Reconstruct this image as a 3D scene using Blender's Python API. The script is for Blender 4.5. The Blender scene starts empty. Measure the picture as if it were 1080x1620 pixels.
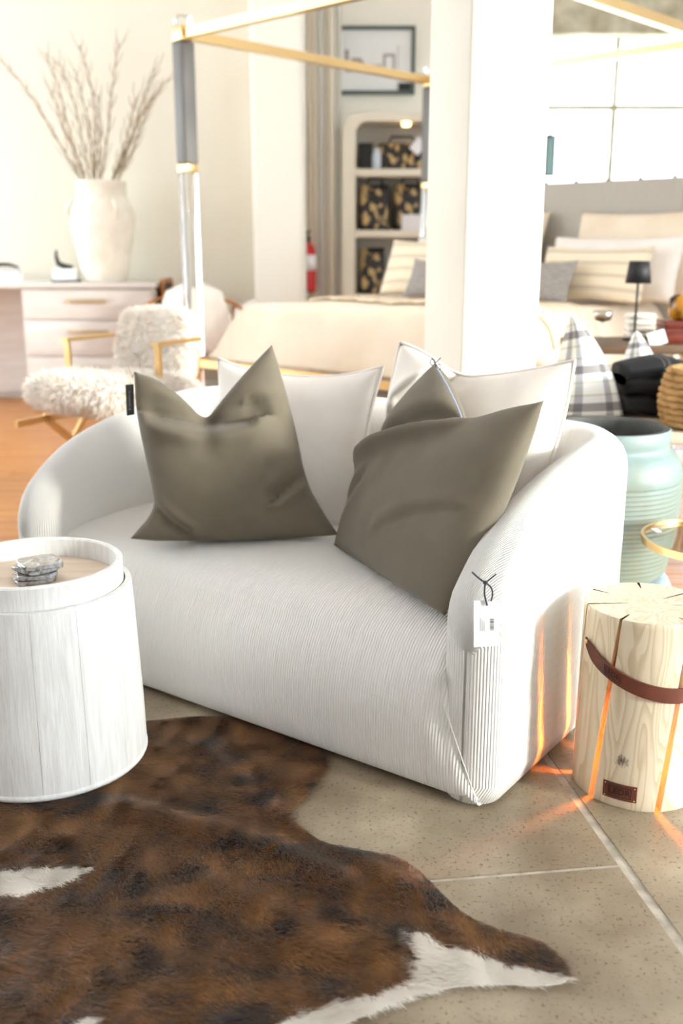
import bpy, bmesh, math, random
import numpy as np
from math import sin, cos, pi, radians, sqrt, atan2, hypot, exp
from mathutils import Vector, Matrix, noise, geometry
random.seed(7); RNG = np.random.default_rng(7)
S = bpy.context.scene
COL = S.collection

# ------------------------------------------------------------------ camera, sky, sun, exposure
CH, TH, FPX = 1.1, radians(14.8), 1575.0
cam_d = bpy.data.cameras.new('camera'); cam = bpy.data.objects.new('camera', cam_d); COL.objects.link(cam)
cam.location = (0, 0, CH); cam.rotation_euler = (pi/2 - TH, 0, 0)
cam_d.sensor_fit = 'VERTICAL'; cam_d.sensor_height = 36; cam_d.sensor_width = 24; cam_d.lens = 35
cam_d.dof.use_dof = True; cam_d.dof.focus_distance = 2.02; cam_d.dof.aperture_fstop = 2.5
cam_d.clip_start = 0.05
S.camera = cam
w = bpy.data.worlds.new('sky'); S.world = w; w.use_nodes = True
bg = w.node_tree.nodes['Background']; bg.inputs[0].default_value = (0.90, 0.93, 1.0, 1); bg.inputs[1].default_value = 4.6
sun_d = bpy.data.lights.new('sun', 'SUN'); sun = bpy.data.objects.new('sun', sun_d); COL.objects.link(sun)
sun_d.energy = 4.6; sun_d.angle = radians(11); sun_d.color = (1.0, 0.95, 0.88)
_sd = Vector((0.85, -0.50, 0.0)).normalized() * cos(radians(13)) + Vector((0, 0, sin(radians(13))))
sun.rotation_euler = _sd.to_track_quat('Z', 'Y').to_euler(); sun.location = (8, -4, 3)
S.view_settings.view_transform = 'Standard'; S.view_settings.look = 'None'
S.view_settings.exposure = 0.95; S.view_settings.gamma = 1.0; S.view_settings.use_curve_mapping = False

# ------------------------------------------------------------------ pixel -> place helpers
def ray(px, py):
    a, b = (px - 540) / FPX, (py - 810) / FPX
    return Vector((a, cos(TH) - b * sin(TH), -sin(TH) - b * cos(TH)))
def G(px, py, h=0.0):
    d = ray(px, py); return Vector((0, 0, CH)) + d * ((h - CH) / d.z)
def WY(px, py, Y):
    d = ray(px, py); return Vector((0, 0, CH)) + d * (Y / d.y)
def PL(px, py, p, n):
    d = ray(px, py); o = Vector((0, 0, CH)); return o + d * ((Vector(p) - o).dot(n) / d.dot(n))

# ------------------------------------------------------------------ materials
def lin(c): return tuple(((x/255.0)/12.92 if x/255.0 <= .04045 else ((x/255.0+.055)/1.055)**2.4) for x in c)
def nodes(m): return m.node_tree.nodes, m.node_tree.links
def mat(name, c1, c2=None, rough=.6, metal=0, scale=5, detail=4, stretch=(1,1,1), bump=0, bscale=None, sheen=0, coat=0,
        lo=.35, hi=.65, spec=.5, trans=0, ior=1.45, emit=None, estr=0, coords='Object', distort=0, bdist=.01):
    m = bpy.data.materials.new(name); m.use_nodes = True; N, L = nodes(m); b = N['Principled BSDF']
    b.inputs['Base Color'].default_value = (*lin(c1), 1); b.inputs['Roughness'].default_value = rough
    b.inputs['Metallic'].default_value = metal; b.inputs['Specular IOR Level'].default_value = spec
    if sheen: b.inputs['Sheen Weight'].default_value = sheen; b.inputs['Sheen Roughness'].default_value = .4
    if coat: b.inputs['Coat Weight'].default_value = coat
    if trans: b.inputs['Transmission Weight'].default_value = trans; b.inputs['IOR'].default_value = ior
    if emit: b.inputs['Emission Color'].default_value = (*lin(emit), 1); b.inputs['Emission Strength'].default_value = estr
    if c2 is not None or bump:
        tc = N.new('ShaderNodeTexCoord'); mp = N.new('ShaderNodeMapping'); L.new(tc.outputs[coords], mp.inputs[0])
        mp.inputs['Scale'].default_value = stretch
    if c2 is not None:
        nt = N.new('ShaderNodeTexNoise'); nt.inputs['Scale'].default_value = scale; nt.inputs['Detail'].default_value = detail
        nt.inputs['Distortion'].default_value = distort; L.new(mp.outputs[0], nt.inputs[0])
        cr = N.new('ShaderNodeValToRGB'); cr.color_ramp.elements[0].position = lo; cr.color_ramp.elements[1].position = hi
        cr.color_ramp.elements[0].color = (*lin(c1), 1); cr.color_ramp.elements[1].color = (*lin(c2), 1)
        L.new(nt.outputs[0], cr.inputs[0]); L.new(cr.outputs[0], b.inputs['Base Color'])
    if bump:
        n2 = N.new('ShaderNodeTexNoise'); n2.inputs['Scale'].default_value = bscale or scale; n2.inputs['Detail'].default_value = 5
        L.new(mp.outputs[0], n2.inputs[0]); bp = N.new('ShaderNodeBump'); bp.inputs['Strength'].default_value = bump
        bp.inputs['Distance'].default_value = bdist; L.new(n2.outputs[0], bp.inputs['Height']); L.new(bp.outputs[0], b.inputs['Normal'])
    return m
def math_node(N, L, op, a, b=None):
    n = N.new('ShaderNodeMath'); n.operation = op
    for i, x in enumerate((a, b)):
        if x is None: continue
        if isinstance(x, (int, float)): n.inputs[i].default_value = x
        else: L.new(x, n.inputs[i])
    return n.outputs[0]
def corduroy(name, c, pitch=.0065):
    m = mat(name, c, rough=.85, sheen=.25); N, L = nodes(m); b = N['Principled BSDF']
    uv = N.new('ShaderNodeUVMap'); sp = N.new('ShaderNodeSeparateXYZ'); L.new(uv.outputs[0], sp.inputs[0])
    s = math_node(N, L, 'SINE', math_node(N, L, 'MULTIPLY', sp.outputs[0], 2*pi/pitch))
    s = math_node(N, L, 'POWER', math_node(N, L, 'ABSOLUTE', math_node(N, L, 'ADD', math_node(N, L, 'MULTIPLY', s, .5), .5)), .55)
    bp = N.new('ShaderNodeBump'); bp.inputs['Strength'].default_value = .9; bp.inputs['Distance'].default_value = .0022
    L.new(s, bp.inputs['Height']); L.new(bp.outputs[0], b.inputs['Normal'])
    return m
def band_mat(name, stops_u, nu, stops_v, nv, rough=.85, base=(240, 238, 234)):
    """woven check or stripe: tints along u and along v multiplied over a base colour"""
    m = mat(name, base, rough=rough); N, L = nodes(m); b = N['Principled BSDF']
    uv = N.new('ShaderNodeUVMap'); sp = N.new('ShaderNodeSeparateXYZ'); L.new(uv.outputs[0], sp.inputs[0])
    cur = None
    for o, stops, n in ((0, stops_u, nu), (1, stops_v, nv)):
        if not stops: continue
        f = math_node(N, L, 'FRACT', math_node(N, L, 'MULTIPLY', sp.outputs[o], n))
        cr = N.new('ShaderNodeValToRGB'); cr.color_ramp.interpolation = 'CONSTANT'; e = cr.color_ramp.elements
        while len(e) > 1: e.remove(e[-1])
        e[0].position = 0; e[0].color = (*lin(stops[0][1]), 1)
        for p, c in stops[1:]:
            k = e.new(p); k.color = (*lin(c), 1)
        L.new(f, cr.inputs[0])
        if cur is None: cur = cr.outputs[0]
        else:
            mx = N.new('ShaderNodeMix'); mx.data_type = 'RGBA'; mx.blend_type = 'MULTIPLY'; mx.inputs[0].default_value = 1
            L.new(cur, mx.inputs[6]); L.new(cr.outputs[0], mx.inputs[7]); cur = mx.outputs[2]
    L.new(cur, b.inputs['Base Color'])
    return m
def thin_glass(name, tint=(245, 250, 250), gloss=.08):
    m = bpy.data.materials.new(name); m.use_nodes = True; N, L = nodes(m); N.remove(N['Principled BSDF'])
    t = N.new('ShaderNodeBsdfTransparent'); t.inputs[0].default_value = (*lin(tint), 1)
    g = N.new('ShaderNodeBsdfGlossy'); g.inputs['Roughness'].default_value = .03; mx = N.new('ShaderNodeMixShader'); mx.inputs[0].default_value = gloss
    L.new(t.outputs[0], mx.inputs[1]); L.new(g.outputs[0], mx.inputs[2]); L.new(mx.outputs[0], N['Material Output'].inputs[0])
    return m

M = {}
M['cord'] = corduroy('white_corduroy', (240, 235, 228))
M['velvet'] = mat('olive_velvet', (107, 97, 81), (115, 105, 89), rough=.9, scale=6, sheen=.12, bump=.12, bscale=90, bdist=.002)
M['linen'] = mat('white_linen', (243, 234, 224), (236, 226, 214), rough=.9, scale=8, bump=.15, bscale=220, bdist=.002)
M['linen2'] = mat('cream_linen', (236, 219, 196), (228, 208, 182), rough=.9, scale=5, bump=.2, bscale=60)
M['duvet'] = mat('ivory_duvet', (243, 226, 203), (234, 214, 189), rough=.9, scale=3, bump=.25, bscale=9, bdist=.03)
M['wash'] = mat('whitewashed_wood', (226, 223, 219), (240, 238, 235), rough=.7, scale=7, stretch=(9, 9, .7), detail=8, bump=.35, bscale=16, bdist=.004, distort=1.2)
M['wash_in'] = mat('pale_tray_wood', (222, 198, 174), (234, 214, 192), rough=.6, scale=4, stretch=(1, 9, 9), detail=6)
M['concrete'] = mat('polished_concrete', (126, 110, 90), (174, 159, 138), rough=.36, scale=4.5, detail=14, lo=.32, hi=.7, bump=.08, bscale=60, bdist=.003)
def speckle(m):
    N, L = nodes(m); b = N['Principled BSDF']; src = b.inputs['Base Color'].links[0].from_socket
    tc_ = N.new('ShaderNodeTexCoord'); v = N.new('ShaderNodeTexNoise'); v.inputs['Scale'].default_value = 130; v.inputs['Detail'].default_value = 3; L.new(tc_.outputs['Object'], v.inputs[0])
    cr = N.new('ShaderNodeValToRGB'); e = cr.color_ramp.elements; e[0].position = .3; e[0].color = (.45, .42, .38, 1); e[1].position = .42; e[1].color = (1, 1, 1, 1); k = e.new(.7); k.color = (1, 1, 1, 1); k = e.new(.78); k.color = (1.35, 1.32, 1.25, 1)
    L.new(v.outputs[0], cr.inputs[0]); mx = N.new('ShaderNodeMix'); mx.data_type = 'RGBA'; mx.blend_type = 'MULTIPLY'; mx.inputs[0].default_value = 1; mx.clamp_result = False
    L.new(src, mx.inputs[6]); L.new(cr.outputs[0], mx.inputs[7])
    # pale mineral veins, broad stains
    w2 = N.new('ShaderNodeTexNoise'); w2.inputs['Scale'].default_value = 1.7; w2.inputs['Detail'].default_value = 9; w2.inputs['Roughness'].default_value = .7; L.new(tc_.outputs['Object'], w2.inputs[0])
    c2 = N.new('ShaderNodeValToRGB'); f = c2.color_ramp.elements; f[0].position = .35; f[0].color = (.8, .76, .7, 1); f[1].position = .62; f[1].color = (1.12, 1.12, 1.1, 1); L.new(w2.outputs[0], c2.inputs[0])
    m2 = N.new('ShaderNodeMix'); m2.data_type = 'RGBA'; m2.blend_type = 'MULTIPLY'; m2.inputs[0].default_value = 1; L.new(mx.outputs[2], m2.inputs[6]); L.new(c2.outputs[0], m2.inputs[7]); L.new(m2.outputs[2], b.inputs['Base Color'])
speckle(M['concrete'])
M['mortar'] = mat('pale_joint_mortar', (196, 186, 170), (164, 152, 136), rough=.9, scale=30, bump=.4, bscale=60)
M['oakfloor'] = mat('honey_wood_floor', (176, 112, 52), (204, 140, 72), rough=.35, scale=5, stretch=(.6, 9, 9), detail=6)
M['wall'] = mat('warm_white_wall', (232, 224, 206), rough=.9)
M['wall2'] = mat('cream_pilaster', (250, 245, 231), rough=.85)
M['white'] = mat('white_paint', (246, 244, 240), rough=.7)
M['colm'] = mat('white_column_paint', (240, 234, 220), rough=.7, c2=(236, 228, 212), scale=2)
M['ceil'] = mat('white_ceiling', (244, 242, 242), rough=.9)
M['lintel'] = mat('weathered_beam', (214, 208, 184), (168, 160, 130), rough=.9, scale=6, detail=8)
M['brass'] = mat('brushed_brass', (226, 194, 138), rough=.3, metal=1)
M['bronze'] = mat('dark_bronze', (150, 104, 52), rough=.4, metal=1)
M['leather_g'] = mat('grey_leather_post', (112, 108, 104), rough=.5)
M['acrylic'] = mat('clear_acrylic', (250, 252, 252), rough=.03, trans=1, ior=1.3)
M['glass'] = thin_glass('clear_glass')
M['log'] = None
M['leather'] = mat('brown_leather', (110, 54, 36), (86, 40, 27), rough=.55, scale=14, bump=.3, bscale=80, bdist=.002)
M['leather_d'] = mat('stamped_leather', (34, 13, 9), rough=.6)
M['black'] = mat('black_matte', (24, 24, 26), rough=.6)
M['ink'] = mat('printed_ink', (90, 88, 90), rough=.7)
M['paper'] = mat('white_card', (244, 242, 244), rough=.7)
M['cordblk'] = mat('dark_cord', (52, 54, 64), rough=.8)
M['led'] = mat('warm_led', (255, 150, 40), emit=(255, 132, 30), estr=280)
M['plaster'] = mat('white_plaster', (240, 232, 218), (228, 218, 200), rough=.9, scale=9, bump=.4, bscale=14)
M['twig'] = mat('dry_branch', (186, 164, 134), (140, 120, 96), rough=.9, scale=20)
M['desk'] = mat('grey_wash_desk', (222, 213, 206), (212, 202, 194), rough=.7, scale=3, stretch=(1, 8, 8))
M['subfloor'] = mat('grey_subfloor', (120, 112, 112), rough=.8)
M['gold_h'] = mat('satin_gold_handle', (200, 178, 140), rough=.4, metal=.6)
M['fur'] = mat('ivory_sheepskin', (253, 246, 238), (250, 238, 226), rough=.95, scale=14, sheen=.3)
M['rattan'] = mat('honey_rattan', (176, 116, 58), rough=.5)
M['celadon'] = mat('celadon_glaze', (134, 152, 152), (116, 120, 98), rough=.5, scale=4, detail=8, lo=.42, hi=.72, stretch=(1, 1, .6))
M['potdark'] = mat('dark_clay', (74, 74, 72), (96, 96, 92), rough=.9, scale=10)
M['plinth'] = mat('blue_grey_stone', (158, 170, 176), (140, 152, 160), rough=.7, scale=8)
M['straw'] = mat('seagrass', (196, 154, 100), (160, 118, 68), rough=.85, scale=18)
M['oak'] = mat('pale_oak', (216, 200, 178), (204, 186, 160), rough=.6, scale=5, stretch=(1, 10, 10))
M['walnut'] = mat('walnut', (110, 84, 62), (92, 68, 50), rough=.5, scale=5, stretch=(1, 10, 10))
M['redbox'] = mat('red_brown_lacquer', (128, 58, 40), (92, 36, 28), rough=.3, scale=8, stretch=(1, 1, 6))
M['tortoise'] = mat('tortoiseshell_glass', (196, 134, 30), (58, 34, 14), rough=.15, scale=16, detail=3, lo=.42, hi=.56)
M['silver'] = mat('aged_silver', (190, 182, 170), rough=.3, metal=1)
M['headb'] = mat('grey_linen_headboard', (184, 176, 164), (176, 168, 156), rough=.9, scale=40, stretch=(6, 6, .5))
M['greyknit'] = mat('grey_knit', (176, 168, 160), (140, 132, 126), rough=.95, scale=30, stretch=(1, 1, 8))
M['throw'] = mat('cream_fringed_throw', (240, 222, 196), (214, 190, 160), rough=.95, scale=26, bump=.6, bscale=30, bdist=.02)
M['red'] = mat('red_enamel', (206, 30, 34), rough=.3)
M['shelfm'] = mat('cream_cabinet', (240, 232, 214), rough=.7)
M['shelfin'] = mat('grey_cabinet_back', (196, 192, 182), rough=.8)
M['bagpat'] = mat('black_gold_brocade', (32, 29, 30), (196, 166, 112), rough=.5, scale=19, detail=1.5, lo=.54, hi=.6, stretch=(1, 1, .6))
M['print'] = mat('faded_print', (238, 238, 236), rough=.6)
M['framem'] = mat('sage_black_frame', (84, 96, 92), rough=.5)
M['printink'] = mat('print_grey', (168, 156, 150), rough=.7)
M['bulb'] = mat('cabinet_bulb', (255, 220, 160), emit=(255, 206, 140), estr=4)
M['agate'] = mat('grey_agate', (84, 74, 64), (176, 178, 182), rough=.12, scale=22, detail=6, coat=1, distort=2)
M['boards'] = [mat('panel_board_a', (214, 200, 178), rough=.8), mat('panel_board_b', (228, 218, 200), rough=.8), mat('panel_board_c', (200, 196, 186), rough=.8)]
GREY = (186, 184, 188); DK = (158, 154, 156)
M['plaid'] = band_mat('grey_plaid', [(0, (246, 244, 240)), (.18, GREY), (.34, (246, 244, 232)), (.5, GREY), (.68, (246, 244, 240))], 1.6,
                      [(0, (246, 246, 246)), (.24, (222, 218, 204)), (.3, (246, 246, 246)), (.5, DK), (.72, (236, 236, 240)), (.9, (214, 210, 196)), (.95, (246, 246, 246))], 3.2)
M['stripe'] = band_mat('striped_linen', None, 1, [(0, (240, 224, 196)), (.6, (206, 186, 158)), (.68, (228, 210, 182)), (.78, (196, 176, 150)), (.86, (236, 220, 192))], 4.2)
M['throwblk'] = band_mat('black_check_wool', [(0, (28, 28, 32)), (.82, (84, 80, 80)), (.86, (28, 28, 32)), (.92, (70, 66, 66))], 2.0, [(0, (250, 250, 250)), (.86, (150, 146, 146)), (.92, (250, 250, 250))], 2.0)

# ------------------------------------------------------------------ mesh helpers
def obj(name, VF, m, parent=None, smooth=True, loc=None, rot=None, uv=None):
    V, F = VF
    me = bpy.data.meshes.new(name); me.from_pydata([tuple(v) for v in V], [], F); me.update()
    if m is not None: me.materials.append(m)
    if smooth: me.polygons.foreach_set('use_smooth', [True] * len(me.polygons))
    if uv is not None:
        ul = me.uv_layers.new(name='UVMap'); vi = np.empty(len(me.loops), int); me.loops.foreach_get('vertex_index', vi)
        ul.data.foreach_set('uv', np.asarray(uv, float)[vi].ravel())
    o = bpy.data.objects.new(name, me); COL.objects.link(o); o.parent = parent
    if loc is not None: o.location = loc
    if rot is not None: o.rotation_euler = rot
    return o
def sharp(o, ang=40):
    o.data.polygons.foreach_set('use_smooth', [True] * len(o.data.polygons)); o.data.set_sharp_from_angle(angle=radians(ang)); return o
def tag(o, label, cat, group=None):
    o['label'] = label; o['category'] = cat
    if group: o['group'] = group
    return o
def struct(o): o['kind'] = 'structure'; return o
def thing(name, label, cat, loc=(0, 0, 0), rz=0, group=None):
    o = bpy.data.objects.new(name, None); COL.objects.link(o); o.location = loc; o.rotation_euler = (0, 0, rz); o.empty_display_size = .1
    return tag(o, label, cat, group)
def join(*parts):
    V, F = [], []
    for v, f in parts:
        n = len(V); V += [tuple(x) for x in v]; F += [tuple(i + n for i in q) for q in f]
    return V, F
def xf(VF, mtx): return [tuple(mtx @ Vector(v)) for v in VF[0]], VF[1]
def mv(VF, x=0, y=0, z=0, rz=0): return xf(VF, Matrix.Translation((x, y, z)) @ Matrix.Rotation(rz, 4, 'Z'))
def box(x0, x1, y0, y1, z0, z1):
    V = [(x, y, z) for z in (z0, z1) for y in (y0, y1) for x in (x0, x1)]
    return V, [(0, 2, 3, 1), (4, 5, 7, 6), (0, 1, 5, 4), (2, 6, 7, 3), (0, 4, 6, 2), (1, 3, 7, 5)]
def rbox(x0, x1, y0, y1, z0, z1, r=.01, seg=2):
    bm = bmesh.new(); V, F = box(x0, x1, y0, y1, z0, z1); vs = [bm.verts.new(v) for v in V]
    for f in F: bm.faces.new([vs[i] for i in f])
    r = min(r, .49 * min(abs(x1 - x0), abs(y1 - y0), abs(z1 - z0)))
    bmesh.ops.bevel(bm, geom=bm.edges[:], offset=r, segments=seg, profile=.5, affect='EDGES')
    bm.verts.index_update(); out = [tuple(v.co) for v in bm.verts], [tuple(v.index for v in f.verts) for f in bm.faces]; bm.free(); return out
def loft(rows, close_u=True, caps=True):
    V = [v for r in rows for v in r]; n = len(rows[0]); F = []
    for i in range(len(rows) - 1):
        for j in range(n if close_u else n - 1):
            k = (j + 1) % n; F.append((i * n + j, i * n + k, (i + 1) * n + k, (i + 1) * n + j))
    if caps: F.append(tuple(range(n - 1, -1, -1))); F.append(tuple((len(rows) - 1) * n + j for j in range(n)))
    return V, F
def lathe(prof, seg=40, cx=0, cy=0, caps=True):
    return loft([[(cx + r * cos(2 * pi * k / seg), cy + r * sin(2 * pi * k / seg), z) for k in range(seg)] for r, z in prof], True, caps)
def tube(P, r, seg=8, closed=False):
    P = [Vector(p) for p in P]; n = len(P); rows = []
    R = r if isinstance(r, (list, tuple)) else [r] * n
    up = Vector((0, 0, 1)); pn = None
    for i in range(n):
        t = (P[(i + 1) % n] - P[i - 1]) if closed else (P[min(i + 1, n - 1)] - P[max(i - 1, 0)])
        t.normalize()
        if pn is None: pn = (up if abs(t.z) < .9 else Vector((1, 0, 0)))
        a = (pn - t * pn.dot(t)).normalized(); b = t.cross(a); pn = a
        rows.append([tuple(P[i] + (a * cos(2 * pi * k / seg) + b * sin(2 * pi * k / seg)) * R[i]) for k in range(seg)])
    if closed: rows.append(rows[0]); return loft(rows, True, False)
    return loft(rows, True, True)
def bar(p, q, wdt, dep=None):
    """square-section bar from p to q"""
    p, q = Vector(p), Vector(q); t = (q - p).normalized(); a = Vector((0, 0, 1)) if abs(t.z) < .9 else Vector((1, 0, 0))
    a = (a - t * a.dot(t)).normalized(); b = t.cross(a); h, d = wdt / 2, (dep or wdt) / 2
    return loft([[tuple(c + a * i * h + b * j * d) for i, j in ((-1, -1), (-1, 1), (1, 1), (1, -1))] for c in (p, q)])
def interp(x, tab): return float(np.interp(x, [a for a, _ in tab], [b for _, b in tab]))
def resample(P, n):
    P = np.asarray(P, float); s = np.concatenate([[0], np.cumsum(np.linalg.norm(np.diff(P, axis=0), axis=1))]); t = np.linspace(0, s[-1], n)
    return np.stack([np.interp(t, s, P[:, k]) for k in range(P.shape[1])], 1)
def smooth_poly(P, it=2):
    P = np.asarray(P, float)
    for _ in range(it):
        Q = [P[0]]
        for a, b in zip(P[:-1], P[1:]): Q += [a * .75 + b * .25, a * .25 + b * .75]
        Q.append(P[-1]); P = np.array(Q)
    return P
def nz(p, s=1.0, o=0.0): return noise.noise(Vector((p[0] * s + o, p[1] * s + o * 1.7, (p[2] if len(p) > 2 else 0) * s)))

def pillow(name, label, group, o, e1, e2, sides, T, m, creases=(), n=44, wr=.006, pipe=None, smoothing=2, seed=0, back=.8, cat='pillow', flat_base=True):
    """soft cushion: sides = bottom, right, top, left outlines (2-D, in e1/e2 from o), Coons patch, stuffed to thickness T both ways"""
    o, e1, e2 = Vector(o), Vector(e1).normalized(), Vector(e2).normalized(); nn = e1.cross(e2)
    B, Rr, Tt, Ll = [resample(smooth_poly(s, smoothing), n + 1) for s in sides]   # B: BL->BR, R: BR->TR, T: TL->TR, L: BL->TL
    u = np.linspace(0, 1, n + 1)[None, :, None]; v = np.linspace(0, 1, n + 1)[:, None, None]
    P = (1 - v) * B[None] + v * Tt[None] + (1 - u) * Ll[:, None] + u * Rr[:, None] - ((1 - u) * (1 - v) * B[0] + u * (1 - v) * B[-1] + (1 - u) * v * Tt[0] + u * v * Tt[-1])
    P[..., 1] = np.maximum(P[..., 1], 0.002) if flat_base else P[..., 1]
    U = np.linspace(0, 1, n + 1); fu = (1 - np.abs(2 * U - 1) ** 2.2)
    D = np.clip(np.outer(fu, fu), 0, 1) ** .5
    C = np.zeros_like(D)
    for pts, depth, wd, side in creases:
        pts = np.asarray(pts, float)
        best = np.full(D.shape, 9.0); sg = np.zeros_like(D)
        for a, b in zip(pts[:-1], pts[1:]):
            ab = b - a; t = np.clip(((P - a) @ ab) / (ab @ ab), 0, 1); q = P - a - t[..., None] * ab; d = np.hypot(q[..., 0], q[..., 1])
            s_ = np.sign(ab[0] * q[..., 1] - ab[1] * q[..., 0]); k = d < best; best = np.where(k, d, best); sg = np.where(k, s_, sg)
        C -= depth * np.exp(-(best / wd) ** 2)
        C += side * depth * sg * np.exp(-((best - 1.6 * wd) / (1.5 * wd)) ** 2)
    V = []; UV = []; idx = {}
    F = []
    for sd in (1, -1):
        for j in range(n + 1):
            for i in range(n + 1):
                edge = i in (0, n) or j in (0, n)
                if sd == -1 and edge: idx[(sd, j, i)] = idx[(1, j, i)]; continue
                h = D[j, i] * T * (1 if sd == 1 else back)
                if sd == 1: h += C[j, i] * min(1, D[j, i] * 1.6)
                h += wr * D[j, i] * (nz((P[j, i, 0], P[j, i, 1], sd), 7, seed) + .5 * nz((P[j, i, 0], P[j, i, 1], sd), 16, seed))
                p = e1 * P[j, i, 0] + e2 * P[j, i, 1] + nn * (sd * h)
                idx[(sd, j, i)] = len(V); V.append(tuple(p)); UV.append((i / n, j / n))
        for j in range(n):
            for i in range(n):
                q = (idx[(sd, j, i)], idx[(sd, j, i + 1)], idx[(sd, j + 1, i + 1)], idx[(sd, j + 1, i)])
                F.append(q if sd == 1 else q[::-1])
    if pipe:
        root = thing(name, label, cat, o, 0, group); c = obj('cover', (V, F), m, root, uv=UV)
        loop = [V[idx[(1, 0, i)]] for i in range(n)] + [V[idx[(1, j, n)]] for j in range(n)] + [V[idx[(1, n, i)]] for i in range(n, 0, -1)] + [V[idx[(1, j, 0)]] for j in range(n, 0, -1)]
        obj('piping', tube(loop, pipe, 6, True), m, root); return root
    r = obj(name, (V, F), m, None, loc=o, uv=UV); return tag(r, label, cat, group)
def sq_sides(wd, ht, pin=.03, x0=0, chop=0):
    h = wd / 2
    top = [(x0 - h, ht), (x0 - h * .5, ht - pin * .8 - chop * .5), (x0, ht - pin - chop), (x0 + h * .5, ht - pin * .8 - chop * .5), (x0 + h, ht)]
    return [[(x0 - h, 0), (x0, pin), (x0 + h, 0)], [(x0 + h, 0), (x0 + h - pin, ht / 2), (x0 + h, ht)], top, [(x0 - h, 0), (x0 - h + pin, ht / 2), (x0 - h, ht)]]
def on_plane(pts, o, e1, e2):
    o, e1, e2 = Vector(o), Vector(e1).normalized(), Vector(e2).normalized(); n = e1.cross(e2); out = []
    for p in pts:
        q = PL(p[0], p[1], o, n) - o; out.append((q.dot(e1), q.dot(e2)))
    return out

# ------------------------------------------------------------------ the setting
def prism(poly, z0, z1, bev=.006):
    c = np.mean(poly, axis=0); inn = [tuple(np.array(p) + (c - np.array(p)) / np.linalg.norm(c - np.array(p)) * bev) for p in poly]
    return loft([[(x, y, z0) for x, y in poly], [(x, y, z1 - bev) for x, y in poly], [(x, y, z1) for x, y in inn]])
floor = struct(obj('floor', box(-5, 5, -2.0, 2.75, -.12, -.0025), M['mortar'], None, False))
# joints of the concrete: one long joint past the log lamp, one crossing it
jA, jB = G(880, 1215), G(1080, 1490); jd = (jB - jA).normalized(); jn = Vector((-jd.y, jd.x, 0))
far = jA - jd * ((2.75 - jA.y) / -jd.y); near = jA + jd * ((jA.y + 2.0) / -jd.y)
cr0, cr1 = G(983, 1369), G(700, 1397); cd = (cr1 - cr0).normalized(); leftp = cr0 + cd * 4.6
g = .0048
def slab(poly): return sharp(obj('slab', prism(poly, -.03, 0, .0012), M['concrete'], floor), 30)
e = Vector((.9, -.1, 0)).normalized() * g
slab([(far.x - g, 2.745), (-5, 2.745), (-5, leftp.y + g), (cr0.x - g * 1.2, cr0.y + g)])
slab([(cr0.x - g, cr0.y - g), (-5, leftp.y - g), (-5, -2), (near.x - g, -2)])
slab([(far.x + g, 2.745), (near.x + g, -2), (5, -2), (5, .4), (5, 2.745)])
plank_me = None
wood = struct(obj('floor_wood', box(-5, 5, 2.75, 8.7, -.1, -.012), M['subfloor'], None, False))  # plain grey base under the planks, showing at their gaps
k = 0
for r_ in range(44):
    y = 2.756 + r_ * .112
    if y > 7.62: break
    x = -4.9 + (r_ * .77) % 1.9 - 1.9
    while x < 3.2:
        x0, x1 = max(x, -4.9), min(x + 1.9, 4.9)
        if x1 - x0 > .2:
            if plank_me is None:
                po = obj('plank', rbox(-.5, .5, -.0545, .0545, -.02, 0, .002, 1), M['oakfloor'], wood, False); plank_me = po.data
            else:
                po = bpy.data.objects.new('plank', plank_me); COL.objects.link(po); po.parent = wood
            po.location = ((x0 + x1) / 2, y + .056, 0); po.scale = (x1 - x0 - .003, 1, 1)
        x += 1.9
ZC = 3.9
struct(obj('ceiling', box(-5, 5, -2, 8.7, ZC, ZC + .1), M['ceil'], None, False))
struct(obj('wall_back_left', box(-5, -.6, 7.65, 7.8, 0, ZC), M['wall'], None, False))
struct(obj('baseboard_back', rbox(-5, -.64, 7.62, 7.648, 0, .12, .006), M['white'], None, False))
struct(obj('trim_1', rbox(-.625, -.275, 7.35, 8.6, 0, ZC, .02), M['wall2'], None, False))
struct(obj('wall_back', join(box(-.27, 1.55, 8.6, 8.75, 0, ZC), box(1.55, 5, 8.6, 8.75, 2.78, ZC), box(1.55, 5, 8.6, 8.75, 0, .8)), M['wall2'], None, False))
struct(obj('trim_2', rbox(1.3, 5, 8.44, 8.598, 2.72, 2.98, .015), M['lintel'], None, False))
win = struct(obj('window_1', join(box(1.55, 1.62, 8.62, 8.7, .8, 2.78), box(1.62, 5, 8.62, 8.7, .8, .86), box(1.62, 5, 8.62, 8.7, 2.72, 2.78)), M['white'], None, False))
mx = [1.62, 2.18 + .03, 3.3, 4.4, 5.0]
for x in mx[1:-1]: obj('muntin', box(x - .018, x + .018, 8.63, 8.68, .86, 2.72), M['lintel'], win, False)
for x0, x1 in zip(mx[:-1], mx[1:]):
    obj('muntin', box(x0 + .018, x1 - .018, 8.63, 8.68, 2.19, 2.226), M['lintel'], win, False)
    for z0, z1 in ((.86, 2.19), (2.226, 2.72)): obj('pane', box(x0 + .02, x1 - .02, 8.652, 8.658, z0, z1), M['glass'], win, False)
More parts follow.
